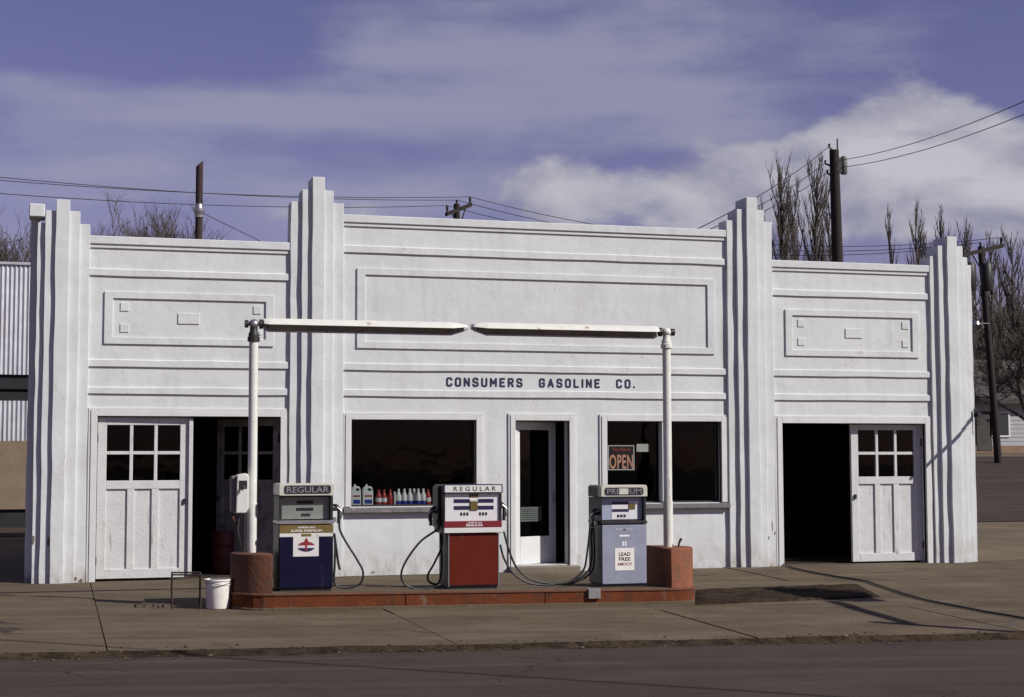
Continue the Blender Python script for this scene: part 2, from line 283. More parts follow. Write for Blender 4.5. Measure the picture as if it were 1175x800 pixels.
# ------------------------------------------------------------------ mesh helpers
class MB:
    def __init__(s): s.v = []; s.f = []
    def add(s, vs, fs):
        o = len(s.v); s.v += [tuple(x) for x in vs]; s.f += [tuple(o+i for i in f) for f in fs]; return s
    def box(s, x0, x1, y0, y1, z0, z1):
        x0, x1 = min(x0, x1), max(x0, x1); y0, y1 = min(y0, y1), max(y0, y1); z0, z1 = min(z0, z1), max(z0, z1)
        return s.add([(x0,y0,z0),(x1,y0,z0),(x1,y1,z0),(x0,y1,z0),(x0,y0,z1),(x1,y0,z1),(x1,y1,z1),(x0,y1,z1)],
                     [(0,3,2,1),(4,5,6,7),(0,1,5,4),(1,2,6,5),(2,3,7,6),(3,0,4,7)])
    def prism_xy(s, poly, z0, z1):          # counter-clockwise polygon seen from above; z may be callables
        n = len(poly); zf = (lambda z: z if callable(z) else (lambda x, y: z)); a, b = zf(z0), zf(z1)
        return s.add([(x,y,a(x,y)) for x,y in poly]+[(x,y,b(x,y)) for x,y in poly],
                     [tuple(reversed(range(n))), tuple(range(n,2*n))]+[(i,(i+1)%n,n+(i+1)%n,n+i) for i in range(n)])
    def prism_xz(s, poly, y0, y1):          # counter-clockwise seen from the front (-y)
        n = len(poly)
        return s.add([(x,y0,z) for x,z in poly]+[(x,y1,z) for x,z in poly],
                     [tuple(range(n)), tuple(reversed(range(n,2*n)))]+[(i,n+i,n+(i+1)%n,(i+1)%n) for i in range(n)])
    def tube(s, pts, r, n=8, cap=True):
        pts = [Vector(p) for p in pts]; rs = r if isinstance(r, (list, tuple)) else [r]*len(pts)
        vs = []; up = None
        for i, p in enumerate(pts):
            d = (pts[min(i+1,len(pts)-1)]-pts[max(i-1,0)])
            d = d.normalized() if d.length > 1e-9 else Vector((0,0,1))
            if up is None: up = Vector((0,0,1)) if abs(d.z) < .9 else Vector((1,0,0))
            a = d.cross(up); a = a.normalized() if a.length > 1e-6 else d.orthogonal().normalized(); b = a.cross(d); up = b
            vs += [p+(a*math.cos(2*math.pi*k/n)+b*math.sin(2*math.pi*k/n))*rs[i] for k in range(n)]
        fs = [(i*n+k, i*n+(k+1)%n, (i+1)*n+(k+1)%n, (i+1)*n+k) for i in range(len(pts)-1) for k in range(n)]
        if cap: fs += [tuple(reversed(range(n))), tuple((len(pts)-1)*n+k for k in range(n))]
        return s.add(vs, fs)
    def lathe(s, prof, c=(0,0,0), n=20, caps=True):      # profile of (radius, z)
        vs = [(c[0]+r*math.cos(2*math.pi*k/n), c[1]+r*math.sin(2*math.pi*k/n), c[2]+z) for r,z in prof for k in range(n)]
        fs = [(i*n+k, i*n+(k+1)%n, (i+1)*n+(k+1)%n, (i+1)*n+k) for i in range(len(prof)-1) for k in range(n)]
        if caps: fs += [tuple(reversed(range(n))), tuple((len(prof)-1)*n+k for k in range(n))]
        return s.add(vs, fs)
    def grid(s, xs, ys, zf):
        n = len(xs)
        return s.add([(x,y,zf(x,y)) for y in ys for x in xs], [(j*n+i, j*n+i+1, (j+1)*n+i+1, (j+1)*n+i) for j in range(len(ys)-1) for i in range(n-1)])
    def build(s, name, mat, parent=None, bevel=0.0, smooth=False, seg=1):
        me = bpy.data.meshes.new(name); me.from_pydata(s.v, [], s.f)
        if bevel:
            bm = bmesh.new(); bm.from_mesh(me)
            ed = [e for e in bm.edges if len(e.link_faces) == 2 and e.calc_face_angle(0) > .5]
            bmesh.ops.bevel(bm, geom=ed, offset=bevel, segments=seg, affect='EDGES', profile=.5, clamp_overlap=True)
            bm.to_mesh(me); bm.free()
        if smooth:
            for p in me.polygons: p.use_smooth = True
            me.set_sharp_from_angle(angle=R_(38))
        me.materials.append(MATS[mat]); o = bpy.data.objects.new(name, me); COL.objects.link(o)
        if parent is not None: attach(o, parent)
        return o
def world_origin(o):
    v = Vector(o.location)
    return v
def attach(o, parent):
    """parts are modelled in the same frame as their thing: keep them where they are"""
    o.parent = parent
    if parent.get('_loc') is not None: o.matrix_parent_inverse = Matrix.Translation(-Vector(parent['_loc']))
def thing(name, label, cat, loc=(0,0,0), group=None):
    o = bpy.data.objects.new(name, None); COL.objects.link(o); o.location = loc; o['_loc'] = tuple(loc); o.empty_display_size = .2
    return tag(o, label, cat, group)
def tag(o, label, cat, group=None):
    o['label'] = label; o['category'] = cat
    if group: o['group'] = group
    return o
def struct(o): o['kind'] = 'structure'; return o
def text(s, name, mat, parent, cx, y, cz, width=None, height=.1, bold=0.0, squeeze=None, space=1.0, depth=.002):
    """flat lettering facing -y, centred at (cx, y, cz)"""
    cu = bpy.data.curves.new(name, 'FONT'); cu.body = s; cu.align_x = 'CENTER'; cu.align_y = 'CENTER'; cu.size = 1; cu.space_character = space; cu.offset = bold; cu.resolution_u = 4
    t = bpy.data.objects.new(name, cu); COL.objects.link(t)
    dg = bpy.context.evaluated_depsgraph_get(); dg.update()
    me = bpy.data.meshes.new_from_object(t.evaluated_get(dg)); bpy.data.objects.remove(t); bpy.data.curves.remove(cu)
    xs = [v.co.x for v in me.vertices]; ys = [v.co.y for v in me.vertices]
    w, h = max(xs)-min(xs), max(ys)-min(ys); sz = height/h; sx = (width/w) if width else sz*(squeeze or 1)
    mx, my = (max(xs)+min(xs))/2, (max(ys)+min(ys))/2
    for v in me.vertices: v.co = (cx+(v.co.x-mx)*sx, y, cz+(v.co.y-my)*sz)
    me.materials.clear(); me.materials.append(MATS[mat]); me.name = name
    o = bpy.data.objects.new(name, me); COL.objects.link(o)
    if parent is not None: attach(o, parent)
    return o

# ------------------------------------------------------------------ ground
def gz(x, y):                                             # the forecourt falls gently towards the street and the right
    return -.012*(max(-4., min(x+4.9, 8.)))*min(max(-y-.5, 0)/4, 2.)
def edge_y(x): return -8.5+.07*max(-8, min(x+7, 12))
def terr(x, y):
    b = gz(x, y)-.09
    t = max(0., min(1., (y-11)/28)); b += 1.95*t*t*(3-2*t)
    if y > 39: b += min((y-39)*.012, 6)
    return b
rs = random.Random(2)
xs = [-900,-400,-150,-80,-50,-35,-25,-18]+[-14+i*1.0 for i in range(29)]+[18,22,26,30,36,42,50,60,75,95,130,200,400,900]
ys = [-600,-250,-120,-70,-45,-32]+[-24+i*1.5 for i in range(17)]+[2,6,10,12,15,18,21,24,27,30,33,36,39,45,55,70,100,150,250,500,1200,2400]
struct(MB().grid(xs, ys, terr).build('ground', 'dry_grass', smooth=True))
# street in front (asphalt), slightly below the forecourt edge
sx = [-300,-120,-60,-30]+[-20+i*1.0 for i in range(41)]+[30,60,120,300]
def streetz(x, y): return gz(x, -9)-.032
mb = MB(); rows = []
ysn = [0,.25,1,2.5,4.5,7,10,13.5]
n = len(sx); vs = [(x, edge_y(x)-.02-dy, streetz(x,0)+.03*math.sin(dy/13.5*math.pi)) for dy in reversed(ysn) for x in sx]
mb.add(vs, [(j*n+i, j*n+i+1, (j+1)*n+i+1, (j+1)*n+i) for j in range(len(ysn)-1) for i in range(n-1)])
struct(mb.build('street', 'asphalt', smooth=True))
# forecourt: concrete slabs with open joints over a darker bed
fc = MB(); cols = [-20,-14,-10,-6.36,-3.3,-.25,2.85,5.95,9.0,13,20]; vsx = [-22+i for i in range(45)]
vs = [(x, edge_y(x)+.0+t*(0.35-edge_y(x)), gz(x, edge_y(x)+t*(.35-edge_y(x)))-.05) for t in (0,.25,.5,.75,1) for x in vsx]
n = len(vsx); fc.add(vs, [(j*n+i, j*n+i+1, (j+1)*n+i+1, (j+1)*n+i) for j in range(4) for i in range(n-1)])
fore = struct(fc.build('forecourt', 'dirt'))
rws = [0.0, -2.25, -5.35, None]
for i in range(len(cols)-1):
    for j in range(3):
        x0, x1 = cols[i]+.006, cols[i+1]-.006; dz = rs.uniform(-.004, .004); tl = rs.uniform(-.0015, .0015)
        nx = 4; m = MB(); top = []; 
        xx = [x0+(x1-x0)*k/nx for k in range(nx+1)]
        def yb(x): return (rws[j]-.006) if j else .30
        def ya(x): return edge_y(x) if rws[j+1] is None else rws[j+1]+.006
        vs = []
        for t in (0,.33,.67,1):
            for x in xx:
                y = ya(x)+t*(yb(x)-ya(x)); vs.append((x, y, gz(x, y)+dz+tl*(x-x0)))
        q = len(vs); w = nx+1
        fs = [(r*w+k, r*w+k+1, (r+1)*w+k+1, (r+1)*w+k) for r in range(3) for k in range(nx)]
        rim = [k for k in range(w)]+[r*w+nx for r in (1,2,3)]+[3*w+k for k in range(nx-1,-1,-1)]+[r*w for r in (2,1)]
        vs += [(vs[k][0], vs[k][1], vs[k][2]-.07) for k in rim]
        for a in range(len(rim)): b2 = (a+1)%len(rim); fs.append((rim[a], q+a, q+b2, rim[b2]))
        m.add(vs, fs).build('slab', 'concrete', fore)
# dirt lying along the street edge
dm = MB(); pts = 260; vs = []; fs = []
for i in range(pts+1):
    x = -22+44*i/pts; a = .03+.20*mnoise.noise((x*.8, 0, 0))+.14*mnoise.noise((x*3.1, 5, 0)); b = .05+.16*mnoise.noise((x*.7, 9, 0))+.10*mnoise.noise((x*4, 2, 0))
    a = max(a, .02); b = max(b, .03); e = edge_y(x); h = .012+.02*abs(mnoise.noise((x*2.3, 1, 7)))
    zt = gz(x, e)
    vs += [(x, e-.02-b-.06, streetz(x,0)+.001), (x, e-.02-b*.4, streetz(x,0)+.012+h*.6), (x, e-.005, zt-.004+h*.5), (x, e+a*.5, gz(x,e+a*.5)+.006+h*.35), (x, e+a, gz(x,e+a)-.001)]
for i in range(pts):
    for k in range(4): fs.append((i*5+k, (i+1)*5+k, (i+1)*5+k+1, i*5+k+1))
o = dm.add(vs, fs).build('gutter_dirt', 'dirt', smooth=True); tag(o, 'dark dirt collected along the forecourt edge by the street', 'dirt'); o['kind'] = 'stuff'
# the bare dirt bed to the right of the island
pp = [onZ(u, v, -.10) for u, v in ((797,698),(870,694),(940,690.5),(1012,686.5),(985,674.5),(920,677.5),(850,680),(797,683))]
poly = [(p.x, p.y) for p in pp]
cx0 = sum(p[0] for p in poly)/8; cy0 = sum(p[1] for p in poly)/8
m = MB(); rings = []
for k, (sc, h) in enumerate(((1.0,-.002),(.97,.020),(.85,.030),(.6,.022),(.3,.03))):
    ring = []
    for i in range(48):
        t = i/48*8; a = int(t)%8; f = t-int(t); x = poly[a][0]*(1-f)+poly[(a+1)%8][0]*f; y = poly[a][1]*(1-f)+poly[(a+1)%8][1]*f
        x = cx0+(x-cx0)*sc; y = cy0+(y-cy0)*sc; hh = h+(.018*mnoise.noise((x*5,y*5,k)) if k else 0)
        ring.append((x, y, gz(x,y)+hh))
    rings.append(ring)
vs = sum(rings, [])+[(cx0, cy0, gz(cx0,cy0)+.025)]; fs = []
for k in range(4):
    for i in range(48): fs.append((k*48+i, k*48+(i+1)%48, (k+1)*48+(i+1)%48, (k+1)*48+i))
fs += [(4*48+i, 4*48+(i+1)%48, len(vs)-1) for i in range(48)]
o = m.add(vs, fs).build('dirt_bed', 'dirt', smooth=True); struct(o)
# back street on the rise to the right
m = MB(); xs2 = [-60,-30,-10,0,8,12,16,20,24,28,32,36,42,50,65,90]; ys2 = [14,16,18,20,22,25,28,31,34]
m.grid(xs2, ys2, lambda x, y: terr(x, y)+.03); struct(m.build('back_street', 'asphalt', smooth=True))

# ------------------------------------------------------------------ the gas station
GS = thing('gas_station', 'white stucco art deco gas station with stepped pilasters and two garage bays', 'gas station', (0, 3, 0))
A, B, Cc, E_ = 2.946, 3.706, 6.432, 7.2
TOPC, TOPS = 5.116, 4.683
WT = .22                                                    # wall thickness
def X(u, v, y=0.): return onY(u, v, y).x
def Z(u, v, y=0.): return onY(u, v, y).z
# openings (x0, x1, z0, z1)
OPL = (X(110.5,560), X(321,560), -.06, Z(215,478))
OPR = (X(897.7,560), X(1062,560), -.06, Z(980,486))
WINL = (X(402.7,530), X(546,530), Z(470,581), Z(470,481.8))
WINR = (X(696.2,530), X(827.3,530), Z(760,577), Z(760,483.6))
DOOR = (X(591,560), X(653,560), .10, Z(620,482.8))
def wall_with(openings, x0, x1, z0, z1, name='wall', y0=0., y1=WT, mat='stucco'):
    m = MB(); cut = sorted({x0, x1, *[q for o in openings for q in o[:2]]}); 
    for a, b in zip(cut[:-1], cut[1:]):
        mid = (a+b)/2; spans = [(z0, z1)]
        for o in openings:
            if o[0] < mid < o[1]:
                ns = []
                for s, e in spans:
                    if o[2] > s: ns.append((s, min(e, o[2])))
                    if o[3] < e: ns.append((max(s, o[3]), e))
                spans = ns
        for s, e in spans:
            if e-s > 1e-4: m.box(a, b, y0, y1, s, e)
    return m.build(name, mat, GS)
wall_with([OPL], -Cc-.05, -B+.05, -.12, TOPS)
wall_with([WINL, DOOR, WINR], -A-.05, A+.05, -.12, TOPC)
wall_with([OPR], B-.05, Cc+.05, -.12, TOPS)
# parapet caps, mouldings
def strip(name, x0, x1, z0, z1, d, y=0., bevel=.006):
    m = MB(); k = max(2, int((x1-x0)/.5)); 
    # hand-run plaster: edges waver by a couple of millimetres
    vs = []; fs = []
    for i in range(k+1):
        x = x0+(x1-x0)*i/k; j = rs.uniform(-.005, .005); j2 = rs.uniform(-.005, .005)
        vs += [(x, y-d, z0+j), (x, y-d, z1-.012+j2), (x, y-d*.45, z1+j2), (x, y+.02, z1+j2), (x, y+.02, z0+j)]
    for i in range(k):
        for q in range(5): fs.append((i*5+q, (i+1)*5+q, (i+1)*5+(q+1)%5, i*5+(q+1)%5))
    fs += [(0,1,2,3,4), tuple(reversed([k*5+q for q in range(5)]))]
    m.add(vs, [tuple(reversed(f)) for f in fs]); return m.build(name, 'stucco', GS)
SECT = [(-Cc, -B, TOPS, 4.147), (-A, A, TOPC, 4.586), (B, Cc, TOPS, 4.147)]
for x0, x1, tp, b0 in SECT:
    cap = MB().box(x0-.02, x1+.02, -.044, WT+.03, tp-.108, tp+.004).build('parapet_cap', 'stucco', GS, bevel=.008)
    MB().box(x0-.02, x1+.02, -.022, .02, tp-.158, tp-.104).build('parapet_moulding', 'stucco', GS, bevel=.003)
    for zb in (b0, 2.904, 2.533): strip('band', x0, x1, zb, zb+.098, .026)
def panel_frame(x0, x1, z0, z1, w, d=.025):
    o = MB(); 
    pts_o = [(x0,z0),(x1,z0),(x1,z1),(x0,z1)]; pts_i = [(x0+w,z0+w*.82),(x1-w,z0+w*.82),(x1-w,z1-w*.82),(x0+w,z1-w*.82)]
    vs = [(x,-d,z) for x,z in pts_o]+[(x,-d,z) for x,z in pts_i]+[(x,.02,z) for x,z in pts_o]+[(x,.02,z) for x,z in pts_i]
    fs = []
    for i in range(4):
        j = (i+1)%4; fs += [(i,j,4+j,4+i), (j,i,8+i,8+j), (4+i,4+j,12+j,12+i)]
    return o.add(vs, fs).build('panel_frame', 'stucco', GS, bevel=.004)
panel_frame(-2.75, 2.75, 3.213, 4.362, .118)
for s in (-1, 1):
    xa, xb = (-6.231, -3.927) if s < 0 else (3.927, 6.231)
    panel_frame(xa, xb, 3.212, 3.931, .115)
    for xo in (xa+.27, xb-.23):
        for zc in (3.722, 3.432): MB().box(xo-.058, xo+.058, -.012, .02, zc-.058, zc+.058).build('raised_block', 'stucco', GS, bevel=.004)
    xc = (xa+xb)/2+.02*s
    MB().box(xc-.147, xc+.147, -.014, .02, 3.505, 3.655).build('raised_block', 'stucco', GS, bevel=.004)
# stepped pilasters
def wob(x0, x1, y0, y1, z0, z1, n=16, a=.0065):
    vs = []; fs = []
    for i in range(n+1):
        z = z0+(z1-z0)*i/n; k = 0 if i in (0,) else 1; l_, r_, f_ = (rs.uniform(-a,a)*k for _ in range(3))
        vs += [(x0+l_, y0+f_*.6, z), (x1+r_, y0+f_*.6, z), (x1+r_, y1, z), (x0+l_, y1, z)]
    for i in range(n):
        for q in range(4): fs.append((i*4+q, i*4+(q+1)%4, (i+1)*4+(q+1)%4, (i+1)*4+q))
    fs += [(3,2,1,0), tuple(n*4+q for q in range(4))]
    return MB().add(vs, fs)
def pilaster(xl, xr, c, tops, half=(.09, .225), back=.26):
    p = wob(c-half[0], c+half[0], -.156, back, -.12, tops[0]).build('pilaster', 'stucco', GS, bevel=.006)
    wob(c-half[1], c-half[0]+.01, -.104, back-.01, -.12, tops[1]).build('step', 'stucco', p, bevel=.005)
    wob(c+half[0]-.01, c+half[1], -.104, back-.01, -.12, tops[1]).build('step', 'stucco', p, bevel=.005)
    wob(xl, c-half[1]+.01, -.052, back-.02, -.12, tops[2]).build('step', 'stucco', p, bevel=.005)
    wob(c+half[1]-.01, xr, -.052, back-.02, -.12, tops[2]).build('step', 'stucco', p, bevel=.005)
    return p
TC = (5.62, 5.44, 5.27); TS = (5.145, 5.0, 4.835)
pilaster(-B, -A, -3.328, TC); pilaster(A, B, 3.322, TC)
p1 = pilaster(-7.12, -Cc, -6.795, TS); p4 = pilaster(Cc, 7.12, 6.775, TS)
for p, s in ((p1, -1), (p4, 1)):
    xa, xb = sorted((s*7.10, s*7.21)); wob(xa, xb, 0 if s > 0 else .13, .26, -.12, 4.72 if s > 0 else 4.912).build('step', 'stucco', p, bevel=.005)
MB().box(-7.235, -7.03, -.10, .27, 4.905, 5.085).build('capstone', 'stucco', p1, bevel=.012)
# chipped plaster at the foot of the left corner
def flake(u, v, wu, wv, y, seed, name='bare_plaster', mat='bare_plaster'):
    r = random.Random(seed); c = onY(u, v, y); sx_, sz_ = wu/84, wv/84; n = 11; pts = []
    for k in range(n):
        t = 2*math.pi*k/n; q = r.uniform(.55, 1.1); pts.append((c.x+sx_/2*q*math.cos(t), c.z+sz_/2*q*math.sin(t)))
    return MB().prism_xz(pts, y-.0022, y+.001).build(name, mat, GS)
flake(56, 622, 4, 15, -.112, 1); flake(38, 619, 3, 13, -.0565, 2); flake(57.5, 631, 3, 8, -.112, 3); flake(86, 664, 6, 5, -.06, 4); flake(93, 666, 5, 4, -.06, 9)
flake(886, 604, 1.6, 15, -.112, 5); flake(889, 612, 2.2, 6, -.112, 6); flake(1106, 645, 5, 3, -.112, 7); flake(1101, 472, 2, 5, -.112, 8)
flake(560, 655, 8, 3, -.0005, 11); flake(700, 652, 7, 2.5, -.0005, 12); flake(428, 657, 6, 2.5, -.0005, 13)
# side, rear walls, roof, interior
for s in (-1, 1):
    xa, xb = sorted((s*7.20, s*6.98)); MB().box(xa, xb, .24, 11.0, -.12, 4.45).build('side_wall', 'stucco', GS)
RW = (X(803,528,10.9), X(832,528,10.9), Z(815,560,10.9), Z(815,512,10.9))
wall_with([RW], -6.98, 6.98, -.12, 4.45, 'rear_wall', 10.8, 11.0, 'stucco')
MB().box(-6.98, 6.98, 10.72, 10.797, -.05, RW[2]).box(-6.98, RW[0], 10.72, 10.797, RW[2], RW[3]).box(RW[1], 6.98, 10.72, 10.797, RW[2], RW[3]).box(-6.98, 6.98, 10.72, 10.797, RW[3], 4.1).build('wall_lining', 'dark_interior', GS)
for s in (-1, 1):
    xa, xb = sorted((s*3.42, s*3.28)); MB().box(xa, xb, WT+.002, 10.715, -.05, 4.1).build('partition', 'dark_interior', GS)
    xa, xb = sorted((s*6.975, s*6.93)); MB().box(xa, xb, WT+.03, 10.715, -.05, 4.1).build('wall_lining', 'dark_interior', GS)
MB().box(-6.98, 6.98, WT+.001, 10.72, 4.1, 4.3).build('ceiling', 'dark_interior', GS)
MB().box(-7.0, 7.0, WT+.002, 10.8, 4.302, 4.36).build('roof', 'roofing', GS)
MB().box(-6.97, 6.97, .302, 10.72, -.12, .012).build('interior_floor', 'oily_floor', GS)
# inside of the front wall
# lettering
GLY = {'C':[[(.6,.78),(.6,.88),(.48,1),(.12,1),(0,.88),(0,.12),(.12,0),(.48,0),(.6,.12),(.6,.24)]],
 'O':[[(.12,0),(0,.12),(0,.88),(.12,1),(.48,1),(.6,.88),(.6,.12),(.48,0),(.12,0),(0,.12)]],
 'N':[[(0,0),(0,1),(.6,0),(.6,1)]], 'S':[[(.58,.80),(.58,.88),(.46,1),(.12,1),(0,.88),(0,.64),(.12,.53),(.48,.47),(.6,.36),(.6,.12),(.48,0),(.12,0),(0,.12),(0,.2)]],
 'U':[[(0,1),(0,.12),(.12,0),(.48,0),(.6,.12),(.6,1)]], 'M':[[(0,0),(0,1),(.36,.35),(.72,1),(.72,0)]],
 'E':[[(.56,1),(0,1),(0,0),(.56,0)],[(0,.52),(.46,.52)]], 'R':[[(0,0),(0,1),(.46,1),(.58,.88),(.58,.62),(.46,.5),(0,.5)],[(.30,.5),(.6,0)]],
 'G':[[(.6,.78),(.6,.88),(.48,1),(.12,1),(0,.88),(0,.12),(.12,0),(.48,0),(.6,.12),(.6,.46),(.34,.46)]],
 'A':[[(0,0),(.32,1),(.64,0)],[(.11,.30),(.53,.30)]], 'L':[[(0,1),(0,0),(.54,0)]], 'I':[[(0,0),(0,1)]], '.':[[(0,.02),(0,.08)]]}
for wtxt, u0, u1, um in (('CONSUMERS', 513, 598.5, 556), ('GASOLINE', 619.5, 687.5, 653), ('CO.', 708, 727.5, 718)):
    xa, xb = X(u0, 439), X(u1, 440); zc = Z((u0+u1)/2, 438.8+(um-556)*.0110); hgt = .108
    wid = [max(q[0] for st in GLY[ch] for q in st) for ch in wtxt]; gap = ((xb-xa)/hgt-sum(wid))/max(1, len(wtxt)-1)
    m = MB(); px_ = 0; k = 0
    for ch, w_ in zip(wtxt, wid):
        for st in GLY[ch]:
            for qa, qb in zip(st[:-1], st[1:]):
                pa, pb2 = Vector((xa+(px_+qa[0])*hgt, 0, zc+(qa[1]-.5)*hgt)), Vector((xa+(px_+qb[0])*hgt, 0, zc+(qb[1]-.5)*hgt))
                e_ = (pb2-pa).normalized(); rr = .0150
                m2 = MB().tube([pa-e_*rr*.8, pa-e_*rr*.5, pa, pb2, pb2+e_*rr*.5, pb2+e_*rr*.8], [rr*.5, rr*.85, rr, rr, rr*.85, rr*.5], 8); k += 1
                m.add([(v[0], -.003-(k%7)*.0001+v[1]*.10, v[2]) for v in m2.v], m2.f)
        px_ += w_+gap
    m.build('lettering', 'letter_navy', GS)

# ---- windows
def casing(op, w, top, d=.035, name='casing', parent=None, sides=True, mat='trim_paint', zbot=None):
    x0, x1, z0, z1 = op; zb = z0 if zbot is None else zbot
    m = MB().box(x0-w, x0, -d, .06, zb, z1+top).box(x1, x1+w, -d, .06, zb, z1+top).box(x0, x1, -d, .06, z1, z1+top)
    return m.build(name, mat, parent, bevel=.004)
def window(op, mull=None, w=.085, glass_y=.11):
    x0, x1, z0, z1 = op
    f = casing(op, w, .07, name='window', parent=GS)
    # stepped outer bead
    MB().box(x0-w-.03, x0-w-.002, -.022, .02, z0, z1+.10).box(x1+w+.002, x1+w+.03, -.022, .02, z0, z1+.10).box(x0-w, x1+w, -.022, .02, z1+.072, z1+.10).build('bead', 'trim_paint', f, bevel=.003)
    fr = MB().box(x0, x0+.022, glass_y-.03, glass_y+.03, z0, z1).box(x1-.022, x1, glass_y-.03, glass_y+.03, z0, z1).box(x0+.022, x1-.022, glass_y-.03, glass_y+.03, z1-.022, z1).box(x0+.022, x1-.022, glass_y-.03, glass_y+.03, z0, z0+.025)
    fr.build('frame', 'dark_metal', f)
    xs = [x0+.022]+([mull] if mull else [])+[x1-.022]
    if mull: MB().box(mull-.03, mull+.03, -.02, glass_y+.04, z0, z1).build('mullion', 'trim_paint', f, bevel=.004)
    for a, b in zip(xs[:-1], xs[1:]):
        a2 = a+(.03 if mull and a == mull else 0); b2 = b-(.03 if mull and b == mull else 0)
        MB().box(a2, b2, glass_y-.003, glass_y+.003, z0+.025, z1-.022).build('pane', 'window_glass', f)
    m = MB().prism_xz([(x0-w-.03, z0-.085), (x1+w+.03, z0-.085), (x1+w+.03, z0-.012), (x0-w-.03, z0-.012)], -.085, .02)
    m.build('sill', 'sill_grey', f, bevel=.006)
    MB().box(x0, x1, .021, .30, z0-.06, z0-.001).build('inner_sill', 'trim_paint', f)
    return f
window(WINL); window(WINR, mull=X(761.5, 530))
# rear office window seen through the right one
mx = (RW[0]+RW[1])/2; mzz = (RW[2]+RW[3])/2
rf = MB().box(RW[0], RW[0]+.04, 10.82, 10.9, RW[2], RW[3]).box(RW[1]-.04, RW[1], 10.82, 10.9, RW[2], RW[3]).box(RW[0]+.04, RW[1]-.04, 10.82, 10.9, RW[3]-.04, RW[3]).box(RW[0]+.04, RW[1]-.04, 10.82, 10.9, RW[2], RW[2]+.04).box(mx-.03, mx+.03, 10.82, 10.9, RW[2]+.04, RW[3]-.04).box(RW[0]+.04, mx-.03, 10.82, 10.9, mzz-.03, mzz+.03).box(mx+.03, RW[1]-.04, 10.82, 10.9, mzz-.03, mzz+.03).build('window', 'interior_wood', GS)
for a, b in ((RW[0]+.04, mx-.03), (mx+.03, RW[1]-.04)):
    for c, d in ((RW[2]+.04, mzz-.03), (mzz+.03, RW[3]-.04)): MB().box(a, b, 10.855, 10.86, c, d).build('pane', 'window_glass', rf)

# ---- entrance door, standing ajar
casing(DOOR, .075, .075, name='door_casing', parent=GS, zbot=-.02)
MB().box(DOOR[0]-.105, DOOR[0]-.077, -.022, .02, 0, DOOR[3]+.105).box(DOOR[1]+.077, DOOR[1]+.105, -.022, .02, 0, DOOR[3]+.105).box(DOOR[0]-.077, DOOR[1]+.077, -.022, .02, DOOR[3]+.077, DOOR[3]+.105).build('door_bead', 'trim_paint', GS, bevel=.003)
MB().box(DOOR[0]-.12, DOOR[1]+.12, -.17, .40, -.10, .085).build('doorstep', 'concrete_edge', GS, bevel=.015)
def leaf_xf(hinge, ang, mirror=1):
    """local door coords: x from the hinge along the leaf, y thickness (front at 0), z up"""
    c, s = math.cos(R_(ang)), math.sin(R_(ang))
    def f(x, y, z): 
        X_ = mirror*x
        # inward swing: leaf turns towards +y
        return (hinge[0]+mirror*(x*c)-mirror*(y*s)*1.0 if True else 0, hinge[1]+x*s+y*c, z)
    return f
def xbox(m, f, x0, x1, y0, y1, z0, z1, mirror=1):
    k = MB().box(x0, x1, y0, y1, z0, z1); vs = [f(*v) for v in k.v]
    m.add(vs, k.f if mirror > 0 else [tuple(reversed(q)) for q in k.f])
def leafmesh(name, mat, parent, f, boxes, mirror=1, bevel=.004):
    m = MB()
    for b in boxes: xbox(m, f, *b, mirror=mirror)
    return m.build(name, mat, parent, bevel=bevel)
DW = DOOR[1]-DOOR[0]-.01; f = leaf_xf((DOOR[0]+.005, .07), 24)
z0, z1 = .10, DOOR[3]-.01
dl = leafmesh('entrance_door', 'trim_paint', GS, f, [(0,.115,0,.045,z0,z1),(DW-.115,DW,0,.045,z0,z1),(.115,DW-.115,0,.045,z1-.12,z1),(.115,DW-.115,0,.045,z0,z0+.40)])
leafmesh('pane', 'window_glass', dl, f, [(.115,DW-.115,.02,.026,z0+.40,z1-.12)], bevel=0)
leafmesh('handle', 'steel', dl, f, [(DW-.075,DW-.045,-.04,-.002,.98,1.16)], bevel=.006)
# price list stuck inside the door glass
leafmesh('notice', 'dial_grey', dl, f, [(.15,.55,.030,.032,.72,.93)], bevel=0)
for k in range(6): leafmesh('ruled_line', 'ink_black', dl, f, [(.16,.54,.0262,.0292,.745+k*.03,.752+k*.03)], bevel=0)

